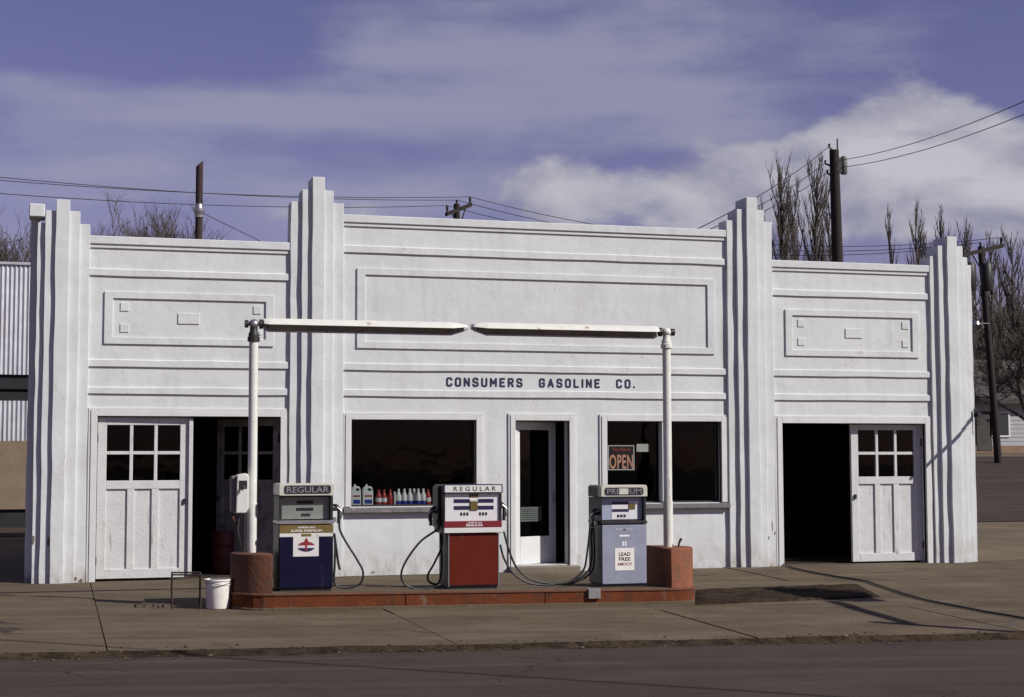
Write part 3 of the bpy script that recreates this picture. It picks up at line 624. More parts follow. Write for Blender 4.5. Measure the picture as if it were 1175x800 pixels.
# ---- garage doors
def garage_leaf(hinge, ang, w, zb, zt, mirror, panes_z, mat='door_paint', name='garage_door', stile=.125):
    f = leaf_xf(hinge, ang, mirror); p0, p1 = panes_z; z0 = zb; cw = (w-2*stile)
    lz = p0-.115                                        # top of the lower panels
    bx = [(0,stile,0,.05,z0,zt),(w-stile,w,0,.05,z0,zt),(stile,w-stile,0,.05,p1,zt),(stile,w-stile,0,.05,lz,p0),(stile,w-stile,0,.05,z0,z0+.13)]
    d = leafmesh(name, mat, GS, f, bx, mirror, .005)
    pw = cw/3; mu = .045
    for k in (1, 2):
        leafmesh('stile', mat, d, f, [(stile+k*pw-.048, stile+k*pw+.048, .002, .046, z0+.13, lz)], mirror, .004)
        leafmesh('glazing_bar', mat, d, f, [(stile+k*pw-mu/2, stile+k*pw+mu/2, .004, .044, p0, p1)], mirror, .004)
    zm = (p0+p1)/2
    for k in range(3):
        a = stile+k*pw+(mu/2 if k else 0); b = stile+(k+1)*pw-(mu/2 if k < 2 else 0)
        leafmesh('glazing_bar', mat, d, f, [(a, b, .006, .042, zm-.022, zm+.022)], mirror, .003)
        for c, e in ((p0, zm-.022), (zm+.022, p1)): leafmesh('pane', 'window_glass', d, f, [(a, b, .022, .027, c, e)], mirror, 0)
        a = stile+k*pw+(.048 if k else 0); b = stile+(k+1)*pw-(.048 if k < 2 else 0)
        leafmesh('panel', mat, d, f, [(a, b, .026, .040, z0+.13, lz)], mirror, 0)
    for hz in (z0+.25, zt-.28): leafmesh('hinge', 'dark_metal', d, f, [(-.012,.012,-.022,-.001,hz-.06,hz+.06)], mirror, .003)
    leafmesh('latch', 'dark_metal', d, f, [(w-.075,w-.04,-.03,-.001,(z0+zt)/2-.09,(z0+zt)/2-.02)], mirror, .004)
    return d
for op in (OPL, OPR):
    casing(op, .085, .085, name='garage_casing', parent=GS, zbot=-.05)
    MB().box(op[0]-.115, op[0]-.087, -.022, .02, -.03, op[3]+.115).box(op[1]+.087, op[1]+.115, -.022, .02, -.03, op[3]+.115).box(op[0]-.087, op[1]+.087, -.022, .02, op[3]+.087, op[3]+.115).build('garage_bead', 'trim_paint', GS, bevel=.003)
lw = (OPL[1]-OPL[0])/2-.008
pzL = (Z(165,551.5,.06), Z(165,488,.06))
garage_leaf((OPL[0]+.004, .04), 1.0, lw, .03, OPL[3]-.012, 1, pzL)
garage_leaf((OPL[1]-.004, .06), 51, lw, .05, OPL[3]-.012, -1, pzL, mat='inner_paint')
MB().box(OPL[0]+lw-.005, OPL[0]+lw+.05, .02, .05, .05, OPL[3]-.02).build('astragal', 'door_paint', GS, bevel=.004)
lw = (OPR[1]-OPR[0])/2-.008
pzR = (Z(1020,547,.06), Z(1020,493.5,.06))
garage_leaf((OPR[1]-.004, .10), 0.6, lw, .03, OPR[3]-.012, -1, pzR)
garage_leaf((OPR[0]+.004, .10), 96, lw, .03, OPR[3]-.012, 1, pzR)

# ---- stovepipe on the left roof
py = 2.6; pb = onY(228, 275, py); ptp = onY(227.2, 188, py)
sp_ = MB().tube([(pb.x,py,4.2),(pb.x,py,ptp.z-.06)], .055, 14).add([(0,0,0)]*0, [])
sp_ = MB(); n = 14
ring = lambda z, tilt=0: [(pb.x+.055*math.cos(2*math.pi*k/n), py+.055*math.sin(2*math.pi*k/n), z+tilt*math.cos(2*math.pi*k/n)) for k in range(n)]
vs = ring(4.2)+ring(ptp.z-.08)+ring(ptp.z, .05); fs = [(i*n+k, i*n+(k+1)%n, (i+1)*n+(k+1)%n, (i+1)*n+k) for i in range(2) for k in range(n)]+[tuple(2*n+k for k in range(n))]
pipe = sp_.add(vs, fs).build('stovepipe', 'pipe_rust', GS, smooth=True)
zc = onY(228, 243, py).z
MB().lathe([(.057,-.10),(.072,-.09),(.072,-.03),(.085,-.01),(.085,.03),(.060,.06),(.057,.12)], (pb.x,py,zc), 14).build('collar', 'steel', pipe, smooth=True)
MB().tube([(pb.x+.06,py,zc-.02), onY(299,277,py)], .006, 5).build('stay_wire', 'dark_metal', pipe)

# ---- bracket at the right corner
sw = onY(1067, 533, -.10); bt = Vector((7.23, -.06, Z(1119,474)))
tip = sw+tosun*1.12
br = MB().tube([bt, bt+(tip-bt)*.5, tip], [.032,.030,.026], 8).build('bracket', 'dark_metal', GS, smooth=True)
MB().box(7.17, 7.225, -.075, -.04, bt.z-.07, bt.z+.07).build('bracket_plate', 'dark_metal', GS)
MB().tube([(7.10,-.13,bt.z-.02),(7.085,-.135,bt.z-.2),(7.09,-.13,bt.z-.36)], .006, 5).build('loose_wire', 'dark_metal', GS)

# ------------------------------------------------------------------ goods in the left window
wy = .205; wz0 = WINL[2]
def jug(u0, u1, label):
    xa, xb = X(u0, 572, wy), X(u1, 572, wy); c = (xa+xb)/2; w = xb-xa; h = .285
    o = thing('oil_jug', label, 'jug', (c, wy, wz0), 'white jugs in the shop window')
    prof = [(c-w/2, wz0), (c+w/2, wz0), (c+w/2, wz0+h*.72), (c+w*.40, wz0+h*.93), (c+w*.30, wz0+h), (c-w*.30, wz0+h), (c-w*.46, wz0+h*.90), (c-w/2, wz0+h*.72)]
    MB().prism_xz(prof, wy-.05, wy+.05).build('body', 'plastic_white', o, bevel=.012, seg=2)
    MB().box(c-w*.02, c+w*.32, wy-.052, wy+.052, wz0+h*.78, wz0+h*.90).build('handle_hole', 'ink_black', o)
    MB().box(c-w*.30, c+w*.40, wy-.053, wy-.0495, wz0+h*.14, wz0+h*.34).build('blue_label', 'plastic_blue', o)
    MB().box(c-w*.30, c+w*.40, wy-.053, wy-.0495, wz0+h*.48, wz0+h*.56).build('red_label', 'plastic_red', o)
    MB().lathe([(.016,0),(.016,.03)], (c-w*.1, wy, wz0+h), 10).build('cap', 'plastic_white', o)
jug(402.6, 413.5, 'white oil jug at the far left end of the shop window sill')
jug(415.5, 427.5, 'white oil jug next to the red bottles on the window sill')
def bottle(u, w, h, body, top, band, label, grp, wy=wy):
    c = X(u, 572, wy); o = thing('oil_bottle', label, 'bottle', (c, wy, wz0), grp); r = w/2
    MB().lathe([(r*.96,0),(r,.012),(r,h*.58),(r*.55,h*.78),(r*.42,h*.84)], (c,wy,wz0), 14).build('body', body, o, smooth=True)
    MB().lathe([(r*.46,h*.84),(r*.46,h*.97),(r*.36,h)], (c,wy,wz0), 10).build('cap', top, o, smooth=True)
    if band: MB().lathe([(r+.0012,h*.02),(r+.0012,h*.30)] if band == 'plastic_blue' else [(r+.0012,h*.25),(r+.0012,h*.50)], (c,wy,wz0), 14, False).build('label_band', band, o, smooth=True)
for i, u in enumerate((434.5, 440.5, 447.5)):
    bottle(u, .086, .235, 'plastic_red', 'plastic_red', 'plastic_white' if i < 2 else None, ['red oil bottle beside the white jugs on the sill', 'second red oil bottle from the white jugs', 'dark red oil bottle without a white band beside the divider'][i], 'red bottles in the shop window')
for i, u in enumerate((457.3, 463.8, 470.2, 474.9, 479.8, 485.6)):
    bottle(u, .080, .245, 'plastic_white', 'plastic_white', 'plastic_blue', ['white and blue oil bottle nearest the cardboard divider', 'second white and blue oil bottle from the divider', 'third white and blue oil bottle from the divider', 'white and blue oil bottle standing slightly behind the row', 'second white and blue oil bottle from the last red bottle', 'white and blue oil bottle nearest the last red bottle'][i], 'white and blue bottles in the shop window', wy+(.066 if i == 3 else 0))
bottle(491, .086, .235, 'plastic_red', 'plastic_red', 'plastic_white', 'single red oil bottle at the right end of the row on the sill', 'red bottles in the shop window')
c = X(452.3, 572, wy); tag(MB().box(c-.010, c+.010, wy-.05, wy+.05, wz0, wz0+.205).build('divider', 'paper', bevel=.002), 'narrow pale cardboard divider between red and blue bottles', 'divider')
# signs in the right window
gy = .11-.009
gy2 = .125
a, b = onY(697.5, 511, gy2), onY(728, 539.5, gy2)
os_ = thing('open_sign', 'black and orange OPEN sign hanging in the right window', 'sign', ((a.x+b.x)/2, gy2+.006, b.z))
MB().box(a.x, b.x, gy2, gy2+.008, b.z, a.z).build('board', 'ink_black', os_)
fw = .014; MB().box(a.x, b.x, gy2-.002, gy2-.0005, a.z-fw, a.z).box(a.x, b.x, gy2-.002, gy2-.0005, b.z, b.z+fw).box(b.x-fw, b.x, gy2-.002, gy2-.0005, b.z+fw, a.z-fw).box(a.x, a.x+fw, gy2-.002, gy2-.0005, b.z+fw, a.z-fw).build('border', 'ink_white', os_)
text('Yes We\'re', 'script_text', 'ink_script', os_, (a.x+b.x)/2, gy2-.003, a.z-.060, width=(b.x-a.x)*.70, height=.062, bold=.008)
text('OPEN', 'open_text', 'ink_orange', os_, (a.x+b.x)/2, gy2-.003, b.z+.125, width=(b.x-a.x)*.90, height=.215, bold=.022, space=1.1)
a, b = onY(730.5, 509.5, gy2), onY(745, 518.5, gy2)
tag(MB().box(a.x, b.x, gy2, gy2+.004, b.z, a.z).build('notice_card', 'paper'), 'small white card stuck in the right window beside the OPEN sign', 'card')
# red drum in the left bay
dx = onZ(252, 655, .02)
rd = thing('oil_drum', 'dark red oil drum standing inside the open left garage bay', 'drum', (dx.x+.05, .95, .012))
MB().lathe([(.20,0),(.205,.01),(.205,.19),(.215,.20),(.205,.21),(.205,.39),(.215,.40),(.205,.41),(.205,.60),(.2,.61),(.19,.60)], (dx.x+.05,.95,.012), 22).build('body', 'drum_red', rd, smooth=True)
MB().lathe([(.03,.60),(.03,.625)], (dx.x+.12,.95,.012), 8).build('bung', 'dark_metal', rd)

# ------------------------------------------------------------------ service island
IYC = -4.27; IR = .45; IXL, IXR = -4.50, .12
IT = lambda x, y=0: .172-.012*(x+4.4)
def stad(xl, xr, yc, r, n=12):
    p = [(xl+r*math.cos(t), yc+r*math.sin(t)) for t in [math.pi/2+math.pi*k/n for k in range(n+1)]]
    return p+[(xr+r*math.cos(t), yc+r*math.sin(t)) for t in [-math.pi/2+math.pi*k/n for k in range(n+1)]]
isl = thing('service_island', 'long orange red painted pump island with rounded ends and round pedestals', 'pump island', (-2.2, IYC, -.05))
st_ = stad(IXL, IXR, IYC, IR); half_ = len(st_)//2
cuts = [None, -3.05, -1.42, None]
for k in range(3):
    if k == 0: pl = st_[:half_]+[(cuts[1]-.003, IYC-IR), (cuts[1]-.003, IYC+IR)]
    elif k == 2: pl = [(cuts[2]+.003, IYC-IR)]+st_[half_:]+[(cuts[2]+.003, IYC+IR)]
    else: pl = [(cuts[1]+.003, IYC-IR), (cuts[2]-.003, IYC-IR), (cuts[2]-.003, IYC+IR), (cuts[1]+.003, IYC+IR)]
    MB().prism_xy(pl, lambda x, y: gz(x, y)-.08, lambda x, y: IT(x)-.012).build('kerb_length', 'island_paint', isl, bevel=.007)
MB().prism_xy(stad(IXL, IXR, IYC, IR+.010), lambda x, y: gz(x, y)-.06, lambda x, y: gz(x, y)+.026+.008*math.sin(x*7)).build('footing', 'concrete', isl, bevel=.006)
MB().prism_xy(stad(IXL, IXR, IYC, IR+.012), lambda x, y: IT(x)-.030, lambda x, y: IT(x)).build('rim', 'rust_paint', isl, bevel=.008)
MB().prism_xy(stad(IXL, IXR, IYC, IR-.06), lambda x, y: IT(x)-.002, lambda x, y: IT(x)+.004).build('island_top', 'concrete', isl)
for nm, xc, sgn, zt in (('pedestal', IXL-.02, -1, .60), ('pedestal', IXR+.02, 1, .575)):
    r = .415; n = 16
    p = [(xc+sgn*r*math.cos(t), IYC+r*math.sin(t)) for t in [-math.pi/2+math.pi*k/n for k in range(n+1)]]
    if sgn < 0: p = list(reversed(p))
    MB().prism_xy(p, lambda x, y: IT(x)-.03, lambda x, y: zt).build(nm, 'rust_paint' if sgn < 0 else 'pedestal_paint', isl, bevel=.010, smooth=True)
cb_ = onY(681, 678, IYC-IR); MB().box(cb_.x-.075, cb_.x+.075, IYC-IR-.045, IYC-IR+.08, IT(cb_.x)-.105, IT(cb_.x)+.012).build('junction_box', 'steel', isl, bevel=.006)

# light standards: posts on the pedestals with hooded lamp arms
def light(xp, zt, sgn, length, label, z_ped):
    L_ = thing('light_post', label, 'light post', (xp, IYC, z_ped), 'hooded light posts on the pump island')
    MB().tube([(xp,IYC,z_ped-.01),(xp,IYC,z_ped+.55)], .058, 16).build('post_sleeve', 'post_paint', L_, smooth=True)
    MB().tube([(xp,IYC,z_ped+.5),(xp,IYC,zt-.10)], .051, 16).build('post', 'post_paint', L_, smooth=True)
    MB().lathe([(.060,-.20),(.070,-.195),(.070,-.15),(.060,-.14),(.060,-.11),(.044,-.08),(.044,-.04)], (xp,IYC,zt), 16).build('post_head', 'dark_metal' if sgn > 0 else 'post_paint', L_, smooth=True)
    kn = MB().lathe([(.004,-.055),(.034,-.045),(.055,-.02),(.06,.0),(.055,.02),(.034,.045),(.004,.055)], (xp,IYC,zt), 14).build('swivel', 'steel' if sgn > 0 else 'post_paint', L_, smooth=True)
    for t in (-1, 1):
        MB().tube([(xp+t*.062,IYC,zt),(xp+t*.10,IYC,zt)], .055 if t*sgn > 0 else .045, 10).build('flange', 'dark_metal', L_)
    # hood: a folded channel, open underneath
    xa, xb = xp+sgn*.11, xp+sgn*length; hw, hh = .072, .054
    prof = [(-hw,-hh),(-hw*.98,-.005),(-.055,.045),(-.02,.060),(.02,.060),(.055,.045),(hw*.98,-.005),(hw,-hh),(hw-.008,-hh),(hw*.88,-.010),(.047,.036),(.017,.050),(-.017,.050),(-.047,.036),(-hw*.88,-.010),(-hw+.008,-hh)]
    ca, sa = math.cos(R_(-33)), math.sin(R_(-33)); prof = [(a_*ca-b_*sa, a_*sa+b_*ca) for a_, b_ in prof]
    k = len(prof); m = MB()
    st = [(xa,.80),(xa+sgn*.05,1.),(xb-sgn*.16,1.),(xb,.55)]
    vs = [(x, IYC+py_*s_, zt+pz*s_+.03*(1-s_)) for x, s_ in st for py_, pz in prof]
    fs = [(i*k+q, i*k+(q+1)%k, (i+1)*k+(q+1)%k, (i+1)*k+q) for i in range(len(st)-1) for q in range(k)]+[tuple(reversed(range(k))), tuple((len(st)-1)*k+q for q in range(k))]
    if sgn > 0: fs = [tuple(reversed(q)) for q in fs]
    hood = m.add(vs, fs).build('lamp_hood', 'post_paint', L_)
    rp = [(-.058,-.040),(.058,-.040),(.036,.026),(-.036,.026)]; rp = [(IYC+a_*ca-b_*sa, zt+a_*sa+b_*ca) for a_, b_ in rp]
    x0_, x1_ = min(xa,xb)+.06, max(xa,xb)-.06
    rt_ = [(IYC+(q[0]-IYC)*.58, zt+(q[1]-zt)*.58+.010) for q in rp]
    ra_, rb_ = (rp, rt_) if sgn > 0 else (rt_, rp); rm_ = x1_-.10 if sgn > 0 else x0_+.10
    MB().add([(x0_,)+q for q in ra_]+[(rm_,)+q for q in rp]+[(x1_,)+q for q in rb_], [(3,2,1,0),(8,9,10,11),(0,1,5,4),(1,2,6,5),(2,3,7,6),(3,0,4,7),(4,5,9,8),(5,6,10,9),(6,7,11,10),(7,4,8,11)]).build('reflector', 'reflector_grey', hood)
    MB().tube([(xb-sgn*.02,IYC,zt+.01),(xb+sgn*.03,IYC,zt+.014)], [.045,.03], 10).build('end_cap', 'post_paint' if sgn > 0 else 'steel', hood, smooth=True)
    return L_
xl, xr = -4.70, .275
light(xl, 3.155, 1, 2.45, 'left white light post with its long hooded arm reaching right', .60)
light(xr, 3.163, -1, 2.42, 'right white light post with its hooded arm reaching left', .575)
# clamp on the right post + little stub on the right pedestal
cl = onY(766, 527, IYC)
pk = onY(779, 620, IYC-.1)
tag(MB().tube([(pk.x-.01,IYC-.1,.57),(pk.x+.005,IYC-.1,.63),(pk.x+.03,IYC-.1,.675)], [.012,.014,.018], 8).build('valve_stub', 'dark_metal', smooth=True), 'small black valve stub sticking up from the right pedestal', 'valve')
# air and water box hung on the left post
ax = onY(275, 570, IYC-.08)
ab = thing('air_meter', 'white air meter box mounted beside the left light post', 'air meter', (ax.x, IYC-.1, .6))
x0, x1 = onY(271, 570, IYC-.16).x, onY(285.5, 570, IYC-.16).x; za, zb = onY(278, 589, IYC-.16).z, onY(278, 543, IYC-.16).z
MB().prism_xz([(x0, za), (x1-.03, za), (x1, za+.05), (x1, zb-.03), (x1-.03, zb), (x0+.01, zb-.02)], IYC-.16, IYC+.06).build('housing', 'white_enamel', ab, bevel=.012, seg=2)
MB().box(x0-.045, x0-.002, IYC-.10, IYC+.10, za+.01, zb-.03).build('side_cover', 'interior_wood', ab, bevel=.01)
MB().box(x0+.03, x1-.02, IYC-.164, IYC-.158, za+.27, za+.36).build('dial_window', 'ink_black', ab)
MB().tube([(x0+.035,IYC-.175,za+.22),(x0+.04,IYC-.18,za+.27),(x0+.07,IYC-.18,za+.295),(x0+.1,IYC-.18,za+.28)], .008, 6).build('crank', 'dark_metal', ab)
MB().tube([(x0+.05,IYC-.05,za),(x0+.03,IYC-.08,.85),(x0+.06,IYC-.10,.68),(x0+.10,IYC-.05,.61)], .010, 7).build('hose', 'rubber', ab, smooth=True)
MB().tube([(x0+.11,IYC-.02,za),(x0+.11,IYC-.02,.60)], .013, 7).build('pipe', 'dark_metal', ab)
MB().tube([(x0+.03,IYC-.08,za),(x0-.03,IYC-.12,za-.05),(x0-.01,IYC-.14,za-.09)], .012, 7).build('nozzle', 'rust_paint', ab)

# ------------------------------------------------------------------ pumps
def smooth_path(pts, n=6):
    P = [Vector(p) for p in pts]; P = [P[0]*2-P[1]]+P+[P[-1]*2-P[-2]]; out = []
    for i in range(1, len(P)-2):
        for k in range(n):
            t = k/n; a, b, c, d = P[i-1], P[i], P[i+1], P[i+2]
            out.append(.5*((2*b)+(c-a)*t+(2*a-5*b+4*c-d)*t*t+(3*b-a-3*c+d)*t**3))
    out.append(P[-2]); return out
def hose(parent, pxs, y, r=.0125, zmin=None):
    pts = []
    for q in pxs:
        u, v = q[0], q[1]; yy = q[2] if len(q) > 2 else y; p = onY(u, v, yy)
        if zmin is not None: p.z = max(p.z, zmin+r)
        pts.append(p)
    return MB().tube(smooth_path(pts), r, 8).build('hose', 'rubber', parent, smooth=True)
def nozzle(parent, side_x, y, z, s):
    """pump nozzle resting in its boot on the side s (-1 left, +1 right)"""
    n_ = MB().tube(smooth_path([(side_x+s*.012,y,z+.045),(side_x+s*.050,y-.01,z+.035),(side_x+s*.075,y-.02,z-.02),(side_x+s*.072,y-.02,z-.16)]), [.016]*4+[.02]*15, 8).build('nozzle', 'dark_metal', parent, smooth=True)
    MB().tube(smooth_path([(side_x+s*.055,y-.03,z+.02),(side_x+s*.105,y-.04,z-.03),(side_x+s*.095,y-.03,z-.11)]), .007, 6).build('trigger_guard', 'steel', n_, smooth=True)
    MB().box(side_x, side_x+s*.05, y-.05, y+.05, z-.02, z+.02).build('nozzle_boot', 'dark_metal', parent, bevel=.006)
    MB().box(side_x+s*.003, side_x+s*.045, y-.035, y+.035, z-.14, z-.09).build('nozzle_rest', 'steel', parent, bevel=.006)

def rounded(x0, x1, z0, z1, r, n=4, corners=(1,1,1,1)):
    out = []
    for (cx, cz, a0), c in zip(((x1-r,z0+r,-90),(x1-r,z1-r,0),(x0+r,z1-r,90),(x0+r,z0+r,180)), corners):
        if c:
            out += [(cx+r*math.cos(R_(a0+90*k/n)), cz+r*math.sin(R_(a0+90*k/n))) for k in range(n+1)]
        else:
            out.append({-90:(x1,z0),0:(x1,z1),90:(x0,z1),180:(x0,z0)}[a0])
    return out

PD = .46                                                     # pump depth
def pump_common(name, label, xc, yf, zb, w):
    o = thing(name, label, 'gas pump', (xc, yf+PD/2, zb), 'gas pumps on the island')
    MB().box(xc-w/2+.02, xc+w/2-.02, yf+.02, yf+PD-.02, zb, zb+.03).build('plinth', 'dark_metal', o)
    return o
YF = -4.50
# pump 1: blue
xa, xb = onY(319.5, 640, YF).x, onY(382.5, 640, YF).x; xc = (xa+xb)/2; w = xb-xa; zb = IT(xc)+.004
P1 = pump_common('gas_pump', 'navy blue gas pump with gold band and oval torch emblem', xc, YF, zb, w)
yf = YF
MB().box(xa, xb, yf, yf+PD, zb+.03, zb+.735).build('cabinet', 'black_enamel', P1, bevel=.010)
MB().box(xa+.012, xb-.012, yf-.006, yf+.01, zb+.04, zb+.598).build('front_panel', 'navy_enamel', P1, bevel=.004)
MB().box(xa+.008, xb-.008, yf-.008, yf+.01, zb+.600, zb+.640).build('white_strip', 'white_enamel', P1, bevel=.003)
MB().box(xa+.006, xb-.006, yf-.009, yf+.01, zb+.642, zb+.730).build('gold_band', 'gold_paint', P1, bevel=.003)
text('AMERICAN', 'band_text', 'ink_white', P1, xc, yf-.0105, zb+.705, width=.19, height=.020, bold=.01)
text('SUPER PREMIUM', 'band_text', 'ink_white', P1, xc, yf-.0105, zb+.668, width=.34, height=.024, bold=.012)
MB().box(xc-.055, xc+.055, yf-.0105, yf-.0085, zb+.604, zb+.634).build('small_plate', 'gold_paint', P1)
em = MB().box(xc-.145, xc+.140, yf-.0095, yf-.002, zb+.385, zb+.606).build('emblem_plate', 'white_enamel', P1)
def half_oval(c, zc, a, b, up, cut):
    pts = []; n = 14; t0 = math.asin(cut/b)
    for k in range(n+1):
        t = t0+(math.pi-2*t0)*k/n; pts.append((c+a*math.cos(t), zc+(1 if up else -1)*b*math.sin(t)))
    return pts if up else list(reversed(pts))
ez = zb+.492; ye = yf-.0105
MB().prism_xz(half_oval(xc, ez, .098, .056, True, .014), ye, ye+.002).build('emblem_red', 'ink_red', em)
MB().prism_xz(half_oval(xc, ez, .098, .056, False, .014), ye, ye+.002).build('emblem_blue', 'dial_navy', em)
MB().prism_xz([(xc-.008,ez-.056),(xc+.008,ez-.056),(xc+.012,ez+.03),(xc+.026,ez+.055),(xc+.012,ez+.085),(xc,ez+.102),(xc-.014,ez+.08),(xc-.024,ez+.05),(xc-.012,ez+.03)], ye-.002, ye-.0002).build('emblem_torch', 'ink_red', em)
MB().box(xa-.004, xb+.004, yf-.020, yf+PD, zb+.740, zb+.782).build('ledge', 'steel', P1, bevel=.006)
# head: open frame with the dial set back
MB().box(xa+.004, xb-.004, yf+.14, yf+PD, zb+.784, zb+1.05).box(xa+.004, xa+.035, yf+.01, yf+.14, zb+.784, zb+1.05).box(xb-.035, xb-.004, yf+.01, yf+.14, zb+.784, zb+1.05).build('head', 'black_enamel', P1, bevel=.003)
MB().box(xa+.04, xb-.04, yf+.075, yf+.135, zb+.795, zb+1.04).build('dial_face', 'dial_grey', P1)
MB().box(xc-.10, xc+.09, yf+.070, yf+.0745, zb+.965, zb+1.000).build('total_display', 'ink_black', P1)
MB().box(xc-.10, xc+.09, yf+.070, yf+.0745, zb+.890, zb+.920).build('gallons_display', 'ink_black', P1)
for k in range(3): MB().box(xc-.045+k*.035, xc-.018+k*.035, yf+.070, yf+.0745, zb+.828, zb+.856).build('price_digit', 'ink_black', P1)
MB().box(xa+.04, xb-.04, yf+.030, yf+.034, zb+.795, zb+1.04).build('dial_glass', 'dial_glass', P1)
hd = MB().prism_xz(rounded(xa-.004, xb+.004, zb+1.055, zb+1.190, .022), yf-.022, yf+PD).build('sign_box', 'cream_enamel', P1, bevel=.006)
MB().prism_xz(rounded(xa+.055, xb-.035, zb+1.078, zb+1.170, .025), yf-.026, yf-.021).build('sign_recess', 'recess_dark', hd)
text('REGULAR', 'sign_text', 'recess_text', hd, xc+.012, yf-.028, zb+1.124, width=w-.14, height=.066, bold=.01)
ny = yf+PD*.45
nozzle(P1, xb, ny-.1, zb+.90, 1)
hose(P1, [(389.5,600),(390,608),(397,622),(409,641),(416.5,656),(414,669),(403,674),(390,674),(383.5,668),(384,650),(384.5,628),(384,615)], YF+.12, zmin=IT(-3.6))
hose(P1, [(383.5,612),(386,630),(388,645),(390,654)], YF+.12, .014)
# pump 2: red
xa, xb = onY(514.5, 640, YF).x, onY(572.3, 640, YF).x; xc = (xa+xb)/2; w = xb-xa; zb = IT(xc)+.004
P2 = pump_common('gas_pump', 'red gas pump with white dial head reading REGULAR', xc, YF, zb, w)
MB().box(xa, xb, yf, yf+PD, zb+.03, zb+.632).build('cabinet', 'black_enamel', P2, bevel=.008)
MB().box(xa+.010, xb-.010, yf-.006, yf+.01, zb+.045, zb+.628).build('front_panel', 'red_enamel', P2, bevel=.004)
MB().box(xa-.002, xa+.008, yf-.008, yf+.01, zb+.03, zb+.63).box(xb-.008, xb+.002, yf-.008, yf+.01, zb+.03, zb+.63).build('edge_trim', 'steel', P2)
ha, hb = onY(509.2, 600, YF-.03).x, onY(575.8, 600, YF-.03).x; hy = yf-.035; hD = PD+.02
MB().box(ha, hb, hy+.10, hy+hD, zb+.634, zb+1.190).box(ha, ha+.018, hy+.004, hy+.10, zb+.634, zb+1.09).box(hb-.022, hb, hy+.004, hy+.10, zb+.634, zb+1.09).build('head', 'black_enamel', P2, bevel=.004)
MB().box(ha+.020, hb-.024, hy+.030, hy+.098, zb+.775, zb+1.09).build('dial_face', 'dial_white', P2)
yd = hy+.0295
for zz in (1.003, .925): 
    for s in (-1, 1): MB().box(xc+s*.047, xc+s*.235, yd-.004, yd, zb+zz-.020, zb+zz+.022).build('total_display' if zz > .95 else 'gallons_display', 'dial_navy', P2)
MB().box(xc-.045, xc+.045, yd-.012, yd, zb+.895, zb+.995).build('crest', 'gold_paint', P2, bevel=.004)
MB().box(xc-.048, xc+.048, yd-.013, yd, zb+.998, zb+1.018).build('crest_cap', 'white_enamel', P2)
MB().box(xc-.055, xc+.055, yd-.006, yd, zb+1.045, zb+1.085).build('crest_bracket', 'gold_paint', P2)
for s in (-1, 1):
    for k in range(3): MB().box(xc+s*(.075+k*.036)-.011, xc+s*(.075+k*.036)+.011, yd-.004, yd, zb+.838, zb+.872).build('price_digit', 'ink_black', P2)
MB().box(ha+.020, hb-.024, hy+.006, hy+.009, zb+.775, zb+1.09).build('dial_glass', 'dial_glass', P2)
MB().box(ha+.002, hb-.002, hy-.004, hy+.095, zb+.640, zb+.700).build('white_strip', 'white_enamel', P2, bevel=.004)
MB().box(ha+.002, hb-.002, hy-.006, hy+.095, zb+.702, zb+.773).build('red_band', 'band_red', P2, bevel=.003)
text('AMERICAN', 'band_text', 'ink_white', P2, xc, hy-.008, zb+.756, width=.17, height=.016, bold=.012)
text('REGULAR', 'band_text', 'ink_white', P2, xc, hy-.008, zb+.728, width=.20, height=.026, bold=.02)
hd = MB().box(ha-.004, hb+.006, hy-.016, hy+.10, zb+1.094, zb+1.194).build('sign_box', 'dial_navy', P2, bevel=.004)
MB().box(ha+.008, hb-.010, hy-.020, hy-.0155, zb+1.104, zb+1.183).build('sign_face', 'white_enamel', hd)
text('REGULAR', 'sign_text', 'ink_black', hd, xc, hy-.022, zb+1.1435, width=.50, height=.052, bold=.01, space=1.6)
MB().box(ha-.035, ha-.001, hy+.16, hy+hD-.06, zb+.70, zb+1.17).build('side_housing', 'black_enamel', P2, bevel=.01)
nozzle(P2, ha-.03, yf+.2, zb+.88, -1); nozzle(P2, hb, yf+.16, zb+.93, 1)
hose(P2, [(503.5,596),(504,606),(497,611),(482,622),(467,642),(460.5,658),(464,670),(476,679),(490,680),(502,676),(508,671)], YF+.12, zmin=IT(-2.6))
hose(P2, [(506,600),(507,625),(499,645),(491,660),(493,668),(502,670),(506,660),(507,640),(505,612)], YF+.20, zmin=IT(-2.6))
hose(P2, [(578,610),(583,628),(592,650),(606,663),(625,669),(645,670)], YF+.10, zmin=IT(-1.6))
hose(P2, [(574,625),(578,640),(588,657),(604,668),(622,671.5),(636,671)], YF+.02, zmin=IT(-1.6))
# pump 3: grey blue
xa, xb = onY(690, 640, YF).x, onY(742.3, 640, YF).x; xc = (xa+xb)/2; w = xb-xa; zb = IT(xc)+.004
P3 = pump_common('gas_pump', 'pale grey blue gas pump with LEAD FREE card on its front', xc, YF, zb, w)
MB().box(xa, xb, yf, yf+PD, zb+.03, zb+.735).build('cabinet', 'black_enamel', P3, bevel=.010)
MB().box(xa+.006, xb-.006, yf-.006, yf+.01, zb+.035, zb+.728).build('front_panel', 'grey_enamel', P3, bevel=.008)
cd0 = MB().box(xc-.118, xc+.122, yf-.0095, yf-.0055, zb+.195, zb+.455).build('card', 'paper', P3)
for s_, zz, hh, ww, mt in (('LEAD', .385, .042, .145, 'ink_black'), ('FREE', .328, .042, .145, 'ink_black'), ('AMOCO', .270, .034, .185, 'ink_red')):
    text(s_, 'card_text', mt, cd0, xc+.002, yf-.011, zb+zz, width=ww, height=hh, bold=.02)
text('AMOCO', 'front_text', 'ink_white', P3, xc+.0, yf-.0075, zb+.675, width=.21, height=.020, bold=.0, space=1.6)
